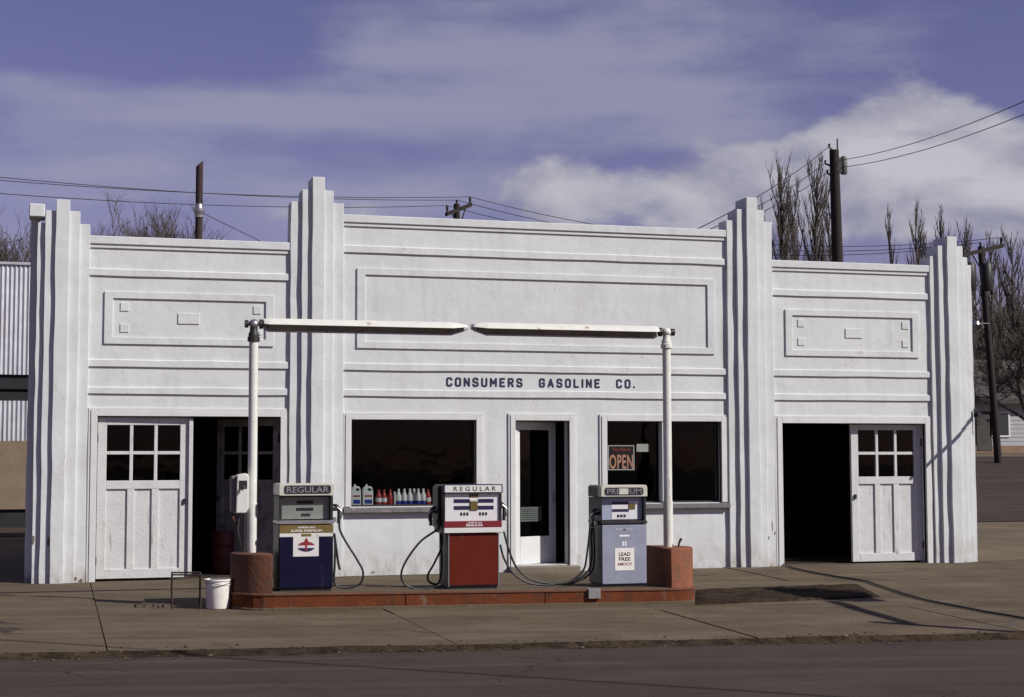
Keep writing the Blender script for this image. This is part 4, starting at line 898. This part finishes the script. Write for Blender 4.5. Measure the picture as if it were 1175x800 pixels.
MB().box(xc-.012, xc+.018, yf-.0085, yf-.006, zb+.665, zb+.68).build('lock', 'dark_metal', P3)
MB().box(xc-.06, xc+.065, yf-.0085, yf-.006, zb+.590, zb+.610).build('name_strip', 'ink_white', P3)
MB().box(xc-.025, xc-.006, yf-.0085, yf-.006, zb+.48, zb+.535).box(xc+.006, xc+.024, yf-.0085, yf-.006, zb+.48, zb+.535).build('octane_mark', 'ink_white', P3)
MB().box(xa-.004, xb+.004, yf-.014, yf+PD, zb+.738, zb+.775).build('ledge', 'dark_metal', P3, bevel=.005)
MB().box(xa+.002, xb-.002, yf+.12, yf+PD, zb+.777, zb+1.05).box(xa+.002, xa+.018, yf+.01, yf+.12, zb+.777, zb+1.05).box(xb-.030, xb-.002, yf+.01, yf+.12, zb+.777, zb+1.05).build('head', 'black_enamel', P3, bevel=.003)
MB().box(xa+.02, xb-.032, yf+.070, yf+.118, zb+.785, zb+1.045).build('dial_face', 'dial_blue', P3)
MB().box(xc-.13, xc+.20, yf+.066, yf+.0695, zb+.792, zb+1.0).build('dial_plate', 'dial_white', P3)
MB().box(xc-.128, xc+.085, yf+.062, yf+.0655, zb+.965, zb+.998).build('total_display', 'dial_navy', P3)
MB().box(xc-.122, xc+.085, yf+.062, yf+.0655, zb+.880, zb+.910).build('gallons_display', 'dial_navy', P3)
MB().box(xc+.08, xc+.165, yf+.060, yf+.0655, zb+.905, zb+.975).build('crest', 'gold_paint', P3, bevel=.003)
for k in range(3): MB().box(xc-.060+k*.04, xc-.034+k*.04, yf+.062, yf+.0655, zb+.815, zb+.845).build('price_digit', 'ink_black', P3)
MB().box(xa+.02, xb-.032, yf+.028, yf+.032, zb+.785, zb+1.045).build('dial_glass', 'dial_glass', P3)
hd = MB().prism_xz(rounded(xa-.006, xb+.006, zb+1.055, zb+1.195, .035, 5, (0,1,1,0)), yf-.018, yf+.10).build('sign_box', 'cream_enamel', P3, bevel=.006)
MB().prism_xz(rounded(xa-.004, xb+.004, zb+1.055, zb+1.192, .035, 5, (0,1,1,0)), yf+.102, yf+PD).build('sign_back', 'black_enamel', hd, bevel=.006)
MB().prism_xz(rounded(xa+.04, xb-.045, zb+1.075, zb+1.165, .030), yf-.022, yf-.017).build('sign_recess', 'recess_dark', hd)
text('PREMIUM', 'sign_text', 'recess_text', hd, xc, yf-.024, zb+1.12, width=w-.14, height=.062, bold=.005)
MB().box(xc-.065, xc+.045, yf-.027, yf-.0245, zb+1.085, zb+1.155).build('painted_glow', 'cream_enamel', hd)  # glow over the lettering painted as a pale plate, no lamp
nozzle(P3, xa, yf+.12, zb+.86, -1)
hose(P3, [(679,606),(678.5,618),(679,640),(675,655),(664,664),(652,669),(645,670)], YF+.12, zmin=IT(-1.0))
hose(P3, [(681,606),(682,630),(681,650),(674,661),(660,668),(648,671)], YF+.16, zmin=IT(-1.0))
hose(P3, [(677,606),(673,640),(669,655),(655,667),(640,670)], YF+.05, zmin=IT(-1.0))

# ------------------------------------------------------------------ bucket, rack, hose
bp = onZ(251, 699, gz(-5.1,-4.6)); bx, by = bp.x, bp.y+.12; bz = gz(bx, by)
bk = thing('bucket', 'white plastic bucket standing on the concrete left of the island', 'bucket', (bx, by, bz))
MB().lathe([(.118,0),(.122,.01),(.140,.30),(.150,.302),(.150,.318),(.140,.320),(.136,.318),(.118,.03),(.01,.028)], (bx,by,bz), 24).build('body', 'bucket_plastic', bk, smooth=True)
MB().lathe([(.1465,.255),(.1465,.268)], (bx,by,bz), 24, False).build('ring', 'bucket_plastic', bk, smooth=True)
MB().tube(smooth_path([(bx-.146,by,bz+.285),(bx-.13,by-.09,bz+.29),(bx,by-.165,bz+.27),(bx+.13,by-.09,bz+.28),(bx+.146,by,bz+.285)]), .004, 5).build('bail', 'steel', bk)
ra, rb = onZ(197, 699, gz(-5.5,-4.4)), onZ(230, 699, gz(-5.3,-4.4)); gz0 = gz(ra.x, ra.y); rh = .37; rdp = .36
rk = thing('wire_stand', 'low rusty wire stand beside the white bucket', 'stand', (ra.x, ra.y, gz0))
cs = [(ra.x,ra.y),(rb.x,rb.y),(rb.x+.02,rb.y+rdp),(ra.x+.02,ra.y+rdp)]
for x, y in cs: MB().tube([(x,y,gz0),(x,y,gz0+rh)], .010, 6).build('leg', 'pipe_rust', rk)
for i in range(4): 
    a, b = cs[i], cs[(i+1)%4]; MB().tube([(a[0],a[1],gz0+rh),(b[0],b[1],gz0+rh)], .010, 6).build('top_rail', 'pipe_rust', rk)
for i in (1, 3):
    a, b = cs[i], cs[(i+1)%4]; MB().tube([(a[0],a[1],gz0+.13),(b[0],b[1],gz0+.13)], .007, 6).build('cross_rail', 'pipe_rust', rk)
for t in (.33, .66): MB().tube([(cs[0][0]+(cs[1][0]-cs[0][0])*t,cs[0][1],gz0+rh),(cs[3][0]+(cs[2][0]-cs[3][0])*t,cs[3][1],gz0+rh)], .006, 6).build('slat', 'pipe_rust', rk)
pts = []
for u, v in ((899,648.5),(906,652),(930,658),(960,663.5),(990,668),(1006,673),(1030,681),(1062,690.5),(1095,697),(1130,704),(1160,709),(1200,716)):
    g = 0
    for _ in range(4): p = onZ(u, v, g); g = gz(p.x, p.y)
    p.z = g+.022; pts.append(p)
pts[0].y = max(pts[0].y, .3); pts[0].z = .035
tag(MB().tube(smooth_path(pts), .013, 8).build('air_hose', 'rubber', smooth=True), 'black air hose snaking from the right garage bay across the concrete', 'hose')

# loose grit on the concrete and along the street edge
gm = MB(); ico = [(0,0,1),(.94,0,.1),(.29,.89,.1),(-.76,.55,.1),(-.76,-.55,.1),(.29,-.89,.1),(0,0,-.4)]; icf = [(0,1,2),(0,2,3),(0,3,4),(0,4,5),(0,5,1),(6,2,1),(6,3,2),(6,4,3),(6,5,4),(6,1,5)]
for k in range(900):
    x = rs.uniform(-11, 5.5); t = rs.random()
    y = edge_y(x)+rs.gauss(0, .16) if t < .62 else rs.uniform(edge_y(x), -.25)
    if -5.2 < x < .8 and IYC-.5 < y < IYC+.5: continue
    r = rs.uniform(.004, .011) if t >= .62 else rs.uniform(.005, .022)*(1 if rs.random() < .93 else 1.7)
    zb_ = gz(x, y) if y > edge_y(x) else streetz(x, y)
    a = rs.uniform(0, 6.28); ca, sa = math.cos(a), math.sin(a); sx_ = rs.uniform(.7, 1.4)
    gm.add([(x+(p[0]*ca*sx_-p[1]*sa)*r, y+(p[0]*sa*sx_+p[1]*ca)*r, zb_+r*.3+p[2]*r*.6) for p in ico], icf)
o = gm.build('grit', 'grit_mix'); tag(o, 'loose grit and clods scattered on the forecourt edge', 'grit'); o['kind'] = 'stuff'

# ------------------------------------------------------------------ background: sheds, house
ly = 16.0
sh = thing('metal_shed', 'corrugated metal shed beyond the left corner of the station', 'shed', (-14, ly, 0))
xr_ = -6.5; zt_ = Z(20, 304, ly); zm_ = Z(20, 430, ly); zl_ = Z(20, 460, ly); zq = Z(20, 506, ly); 
m = MB(); x = -22.; vs = []; k = 0
while x < xr_: vs.append((x, ly-(.03 if k%2 else 0), 0)); x += .05; k += 1
def corr(z0, z1):
    m = MB(); n = len(vs); m.add([(a,b,z0) for a,b,_ in vs]+[(a,b,z1) for a,b,_ in vs], [(i,i+1,n+i+1,n+i) for i in range(n-1)]); return m
corr(zm_, zt_).build('upper_cladding', 'galvanised', sh); corr(zq, zl_).build('lower_cladding', 'galvanised', sh)
MB().box(-22, xr_, ly+.05, ly+6, terr(-14, ly)-.1, zt_-.05).build('core', 'dark_interior', sh)
MB().box(-22, xr_, ly-.02, ly+.05, terr(-14, ly)+.45, zq).build('block_base', 'block_tan', sh)
MB().box(-22, xr_+.05, ly-.06, ly+6.1, zt_, zt_+.06).build('roof', 'galvanised', sh)
for k in range(6): MB().box(-21.5+k*2.3, -21.42+k*2.3, ly-.03, ly+.05, zl_, zm_).build('window_post', 'dark_metal', sh)
MB().box(-22, xr_, ly-.01, ly+.05, (zl_+zm_)/2-.03, (zl_+zm_)/2+.03).build('window_rail', 'dark_metal', sh)
# house on the rise to the right
hp = atD(1140, 521, 74); hx, hy_, hz_ = hp.x, hp.y, terr(hp.x, hp.y)
ho = thing('house', 'white sided house with dark roof across the back street', 'house', (hx, hy_+4, hz_))
x0, x1 = hx-6, hx+5; we = hz_+2.6; rg = hz_+4.7
MB().box(x0, x1, hy_+.03, hy_+8, hz_-.4, we).build('wall', 'shaded_siding', ho)
nb = 10
for k in range(nb): MB().prism_xy([(x0,hy_),(x1,hy_),(x1,hy_+.03),(x0,hy_+.03)], hz_+.35+k*.2, hz_+.53+k*.2).build('clapboard', 'shaded_siding', ho)
MB().box(x0-.02, x1+.02, hy_-.04, hy_+.03, hz_-.4, hz_+.35).build('foundation', 'far_brick', ho)
MB().add([(x0-.5,hy_-.5,we-.1),(x1+.5,hy_-.5,we-.1),(x1+.5,hy_+4,rg),(x0-.5,hy_+4,rg),(x0-.5,hy_+8.5,we-.1),(x1+.5,hy_+8.5,we-.1),(x0-.5,hy_-.5,we-.28),(x1+.5,hy_-.5,we-.28)],
   [(0,1,2,3),(3,2,5,4),(6,7,1,0)]).build('roof', 'roof_dark', ho)
for xx in (hx-4.6, hx-2.2, hx+.35, hx+2.6):
    fr = MB().box(xx-.55, xx+.55, hy_-.06, hy_-.002, hz_+.75, hz_+1.95).build('window', 'trim_paint', ho)
    MB().box(xx-.46, xx+.46, hy_-.07, hy_-.061, hz_+.84, hz_+1.86).build('pane', 'ink_black', fr)
MB().box(hx-.9, hx-.1, hy_-.06, hy_-.002, hz_+.1, hz_+1.95).build('door', 'roof_dark', ho)

# ------------------------------------------------------------------ utility poles and wires
def utility_pole(name, label, base, top, r0, r1):
    o = thing(name, label, 'utility pole', tuple(base), 'wooden utility poles behind the station')
    b, t = Vector(base), Vector(top); d = t-b
    MB().tube([b-Vector((0,0,.3)), b+d*.33, b+d*.66, t], [r0, r0*.67+r1*.33, r0*.33+r1*.67, r1], 12).build('pole', 'pole_wood', o, smooth=True)
    return o
D1 = 42
pt = atD(957, 172, D1); pb_ = atD(964, 400, D1); g = terr(pt.x, pt.y)
dirn = (pb_-pt)/(pt.z-pb_.z); base = pt+dirn*(pt.z-g)
UA = utility_pole('utility_pole', 'thick dark utility pole with a transformer behind the right section', base, pt, .21, .125)
tq = atD(967.5, 190, D1)
MB().lathe([(.075,-.24),(.09,-.22),(.09,.20),(.07,.24),(.02,.26)], tuple(tq+Vector((.02,0,0))), 12).build('transformer', 'transformer_grey', UA, smooth=True)
MB().box(tq.x-.20, tq.x-.06, tq.y-.05, tq.y+.05, tq.z-.2, tq.z+.2).build('transformer_bracket', 'dark_metal', UA)
for u, v in ((951.5,169),(947,188),(949.5,199)):
    q = atD(u, v, D1); MB().tube([atD(955,v+3,D1), q, q+Vector((0,0,.09))], [.03,.025,.035], 6).build('insulator', 'dark_metal', UA)
q = atD(961, 172, D1); MB().tube([q, q+Vector((0,0,.30))], .022, 5).build('lightning_rod', 'dark_metal', UA)
D2 = 62
def crossarm_pole(label, u, vt, ub, vb, D, arm, rw):
    pt = atD(u, vt, D); pb_ = atD(ub, vb, D); g = terr(pt.x, pt.y); dirn = (pb_-pt)/(pt.z-pb_.z); base = pt+dirn*(pt.z-g)
    o = utility_pole('utility_pole', label, base, pt, rw*1.35, rw)
    a, b = atD(arm[0], arm[1], D-.6), atD(arm[2], arm[3], D+.6)
    d = (b-a).normalized(); s = Vector((0,0,1)).cross(d).normalized()*.06; up = Vector((0,0,.075))
    vs = [p+i*s+j*up for p in (a, b) for i, j in ((-1,-1),(1,-1),(1,1),(-1,1))]
    MB().add(vs, [(0,1,2,3),(7,6,5,4),(0,4,5,1),(1,5,6,2),(2,6,7,3),(3,7,4,0)]).build('crossarm', 'pole_wood', o)
    ins = []
    for t in (.04, .96):
        p = a+(b-a)*t; MB().tube([p+up*.9, p+up*3.4, p+up*4.6], [.035,.06,.045], 8).build('insulator', 'dark_metal', o); ins.append(p+up*4.4)
    c = a+(b-a)*.5
    for t in (.22, .78): MB().tube([a+(b-a)*t, c-Vector((0,0,.85))], .028, 5).build('brace', 'dark_metal', o)
    MB().tube([pt, pt+Vector((0,0,.16))], .045, 6).build('top_pin', 'dark_metal', o)
    return o, ins, pt+Vector((0,0,.15))
UB, insB, topB = crossarm_pole('utility pole whose crossarm peeks over the centre parapet', 524, 234, 525, 400, D2, (512,246,540.5,235), .125)
UC, insC, topC_ = crossarm_pole('leaning utility pole with crossarm right of the station', 1125, 283, 1140, 460, 60, (1104,293,1151,282), .11)
tq = atD(1120, 318, 59.7)
for k in (-.42, .30): MB().lathe([(.20,-.55),(.22,-.52),(.22,.42),(.16,.50),(.05,.53)], (tq.x+k,tq.y-.25,tq.z), 12).build('transformer', 'dark_metal', UC, smooth=True)
q = atD(1120, 371, 59.8); MB().tube([atD(1135,371.5,59.8), q], .025, 6).build('lamp_arm', 'steel', UC); MB().lathe([(.05,-.08),(.16,-.05),(.12,.05),(.04,.08)], tuple(q), 10).build('lamp', 'steel', UC, smooth=True)
wi = 0
def wire(a, b, sag, r, label):
    a, b = Vector(a), Vector(b); pts = [a+(b-a)*t+Vector((0,0,-sag*4*t*(1-t))) for t in [k/16 for k in range(17)]]
    return tag(MB().tube(pts, r, 5).build('overhead_wire', 'dark_metal'), label, 'wire', 'overhead wires')
wire(atD(-60, 197.5, 48), topB, .25, .013, 'topmost overhead wire running left from the crossarm pole')
wire(atD(-60, 202, 49), insB[1], .25, .013, 'second overhead wire running left just under the topmost one')
wire(atD(-60, 217.5, 47), insB[0], .25, .013, 'lowest overhead wire running left from the crossarm pole')
wire(topB, topC_, 1.0, .013, 'upper overhead wire running right behind the parapet')
wire(insB[1], insC[1], 1.0, .013, 'middle overhead wire running right behind the parapet')
wire(insB[0], insC[0], 1.0, .013, 'lower overhead wire running right behind the parapet')
for u, v, e, w_ in ((951,168.5,(800,263),'top'), (947,187,(806,267),'middle'), (949,198,(822,266),'bottom')):
    wire(atD(u, v, D1), atD(e[0], e[1], 27.5), .12, .010, w_+' service wire dropping from the thick pole towards the roof')
wire(atD(964, 184, D1), atD(1290, 62, 24), .25, .009, 'upper wire rising right from the thick pole')
wire(atD(966, 192, D1), atD(1290, 80, 24), .25, .009, 'lower wire rising right from the thick pole')

# ------------------------------------------------------------------ bare trees
def bare_tree(label, u, vtop, D, kind, width, seed, group, bark='bark', lean=0., dens=1.):
    r = random.Random(seed); tp = atD(u, vtop, D); g = terr(tp.x, tp.y); h = tp.z-g
    o = thing('poplar_tree' if kind == 'poplar' else 'bare_tree', label, 'tree', (tp.x, tp.y, g), group)
    base = Vector((tp.x-lean*h, tp.y, g)); trunk = MB(); br = MB()
    def path(p, d, ln, n, curl, upw):
        pts = [p.copy()]; d = d.normalized()
        for k in range(n):
            d = (d+Vector((r.uniform(-curl,curl), r.uniform(-curl,curl), r.uniform(-curl,curl)+upw))).normalized(); pts.append(pts[-1]+d*(ln/n))
        return pts
    def rad(a, b, n): return [a+(b-a)*k/n for k in range(n+1)]
    px = D/FPX                                              # metres per photo pixel at this distance
    if kind == 'poplar':
        tr = [base]; n = 14
        for k in range(1, n+1): tr.append(base+Vector((lean*h*k/n+r.uniform(-.06,.06), r.uniform(-.06,.06), h*k/n)))
        trunk.tube(tr, rad(h*.0125, px*.28, n), 6)
        nb = int(58*dens)
        for i in range(nb):
            t = .10+.82*(i+r.random())/nb; q = t*n; k = int(q); p = tr[k]+(tr[min(k+1,n)]-tr[k])*(q-k)
            a = r.uniform(0, 6.283); wid = width*(.55+.45*math.sin(min(1, t*1.15)*math.pi))*r.uniform(.5, 1.05)
            ln = h*r.uniform(.16, .34)*(1.15-t*.8); out = min(wid/ln, .8)
            d = Vector((math.cos(a)*out*1.6, math.sin(a)*out*1.6, 1)); bp_ = path(p, d, ln, 6, .09, .16)
            br.tube(bp_, rad(max(.006*h*(1-t)+.02, px*.42), px*.22, 6), 4, False)
            for j in range(int(13*dens)):
                s = r.uniform(.15, .95); e = s*6; kk = int(e); pp = bp_[kk]+(bp_[min(kk+1,6)]-bp_[kk])*(e-kk); a2 = r.uniform(0, 6.283)
                br.tube(path(pp, Vector((math.cos(a2)*.34, math.sin(a2)*.34, 1)), ln*r.uniform(.16, .38), 3, .13, .2), rad(px*.30, px*.16, 3), 3, False)
    else:
        tl = h*.30; tr = path(base, Vector((0,0,1)), tl, 4, .04, .1); trunk.tube(tr, rad(h*.022, h*.016, 4), 7)
        def grow(p, d, ln, ra, lev):
            n = 5; bp_ = path(p, d, ln, n, .16, .05); br.tube(bp_, rad(ra, max(ra*.5, px*.14), n), 5 if lev < 2 else 3, False)
            if lev >= 4: return
            for j in range(int({0:5,1:5,2:6,3:5}[lev]*dens+.5)):
                s = r.uniform(.35, 1.); e = min(s*n, n-.001); k = int(e); pp = bp_[k]+(bp_[k+1]-bp_[k])*(e-k)
                dd = (bp_[k+1]-bp_[k]).normalized(); sd = Vector((r.uniform(-1,1), r.uniform(-1,1), r.uniform(-.35,1))).normalized()
                grow(pp, dd*.75+sd*.85, ln*r.uniform(.48, .70), max(ra*.52, px*.2), lev+1)
        for i in range(6):
            a = i*1.05+r.uniform(-.3,.3); sp = width/h*1.1
            grow(tr[-1]-Vector((0,0,r.uniform(0,tl*.3))), Vector((math.cos(a)*sp*1.5, math.sin(a)*sp*1.5, 1)), h*.36, h*.010, 0)
    zx = max(v[2] for v in br.v+trunk.v); sc_ = h/(zx-g); sw_ = 1.0
    if kind == 'round': zs_ = sorted(v[2] for v in br.v); sc_ = h*.93/(zs_[int(len(zs_)*.98)]-g)
    if kind == 'round': ww = sorted(abs(v[0]-base.x) for v in br.v); sw_ = width/ww[int(len(ww)*.97)]
    for q in (trunk, br): q.v = [(base.x+(v[0]-base.x)*sw_, base.y+(v[1]-base.y)*sw_, g+(v[2]-g)*sc_) for v in q.v]
    trunk.build('trunk', bark, o, smooth=True); br.build('crown', bark, o)
    return o
G1 = 'bare poplars behind the station'; G2 = 'bare round trees behind the left section'
bare_tree('bare poplar left of the thick utility pole, nearer the pilaster', 895, 172, 78, 'poplar', 1.15, 11, G1, dens=1.4)
bare_tree('bare poplar just left of the thick utility pole', 935, 170, 80, 'poplar', 1.05, 12, G1, dens=1.4)
bare_tree('slender bare poplar between the two by the thick pole', 911, 196, 88, 'poplar', .8, 41, G1, dens=1.1)
bare_tree('low spread bare poplar hard against the thick pole', 950, 205, 90, 'poplar', .8, 42, G1, dens=1.0)
bare_tree('lower bare poplar behind the right parapet end', 1062, 248, 92, 'poplar', 1.0, 43, G1, dens=1.0)
bare_tree('low bare poplar half hidden by the right corner pilaster', 1092, 262, 92, 'poplar', 1.1, 44, G1, dens=1.0)
bare_tree('short bare poplar behind the right pilaster of the centre section', 872, 222, 86, 'poplar', .7, 13, G1, dens=.8)
bare_tree('thin single stemmed bare poplar right of the thick pole', 1019, 232, 80, 'poplar', .30, 14, G1, lean=-.03, dens=.5)
bare_tree('bare poplar behind the end of the right parapet', 1050, 224, 84, 'poplar', .8, 15, G1, dens=.9)
bare_tree('bare poplar directly behind the right corner pilaster', 1078, 232, 86, 'poplar', .8, 16, G1, dens=.9)
bare_tree('bare poplar just right of the right corner pilaster', 1107, 246, 84, 'poplar', .7, 17, G1)
bare_tree('bare poplar behind the leaning pole', 1136, 262, 86, 'poplar', 1.1, 18, G1)
bare_tree('bare poplar at the right edge of the view', 1160, 256, 80, 'poplar', 1.1, 19, G1)
bare_tree('low bare tree behind the white house roof', 1150, 335, 92, 'round', 4.5, 31, 'bare trees behind the house', dens=.95)
bare_tree('dark bare tree beside the white house', 1178, 372, 70, 'round', 3.0, 32, 'bare trees behind the house', dens=.95)
for u_, v_, D_, w_, sd_, lb_ in ((1119, 296, 96, 1.3, 51, 'bare poplar in the gap right of the corner pilaster'), (1131, 312, 102, 1.5, 52, 'low bare poplar behind the crossarm of the leaning pole'), (1146, 288, 98, 1.4, 53, 'tall bare poplar right of the leaning pole'),
                              (1156, 320, 104, 1.6, 54, 'low bare poplar above the white house'), (1168, 292, 100, 1.5, 55, 'outermost tall bare poplar on the right'), (1178, 318, 95, 1.5, 56, 'low bare poplar at the far right edge')):
    bare_tree(lb_, u_, v_, D_, 'poplar', w_, sd_, G1, dens=.75)
bare_tree('tall round bare tree behind the left parapet', 150, 229, 66, 'round', 2.7, 21, G2, 'bark_warm', dens=1.05)
bare_tree('lower bare tree by the rusty stovepipe', 200, 246, 70, 'round', 1.9, 22, G2, 'bark_warm', dens=1.1)
bare_tree('bare tree at the left edge above the metal shed', 8, 246, 60, 'round', 2.4, 23, G2, 'bark_warm')

# ------------------------------------------------------------------ sign post standing out of view to the right: its shadow lies on the forecourt
sp0 = Vector((5.45, -9.95, gz(5.45,-8.5)-.05)); hs = 3.55
spo = thing('sign_post', 'steel post with a hanging sign arm, right of the view, shading the forecourt', 'sign post', tuple(sp0))
MB().tube([sp0, sp0+Vector((0,0,hs+.3))], .085, 12).build('post', 'dark_metal', spo, smooth=True)
MB().tube([sp0+Vector((0,0,hs)), sp0+Vector((.25,2.3,hs+.05))], .07, 10).build('arm', 'dark_metal', spo, smooth=True)
q = sp0+Vector((.42,2.7,hs+.05)); MB().box(q.x-.12, q.x+.30, q.y-.35, q.y+.75, q.z-.25, q.z+.35).build('sign_panel', 'white_enamel', spo, bevel=.01)

ca_, cb2_ = onZ(60, 744, .0), onZ(600, 783, -.1); dv = (cb2_-ca_); tt = 7.2/tosun.z
w0 = ca_-dv*6+tosun*tt; w1 = ca_+dv*7+tosun*tt
tag(MB().tube([w0, w1], .028, 6).build('overhead_cable', 'dark_metal'), 'thick cable high over the street, seen only by its shadow on the asphalt', 'cable')
for o in list(bpy.data.objects):
    if '_loc' in o: del o['_loc']
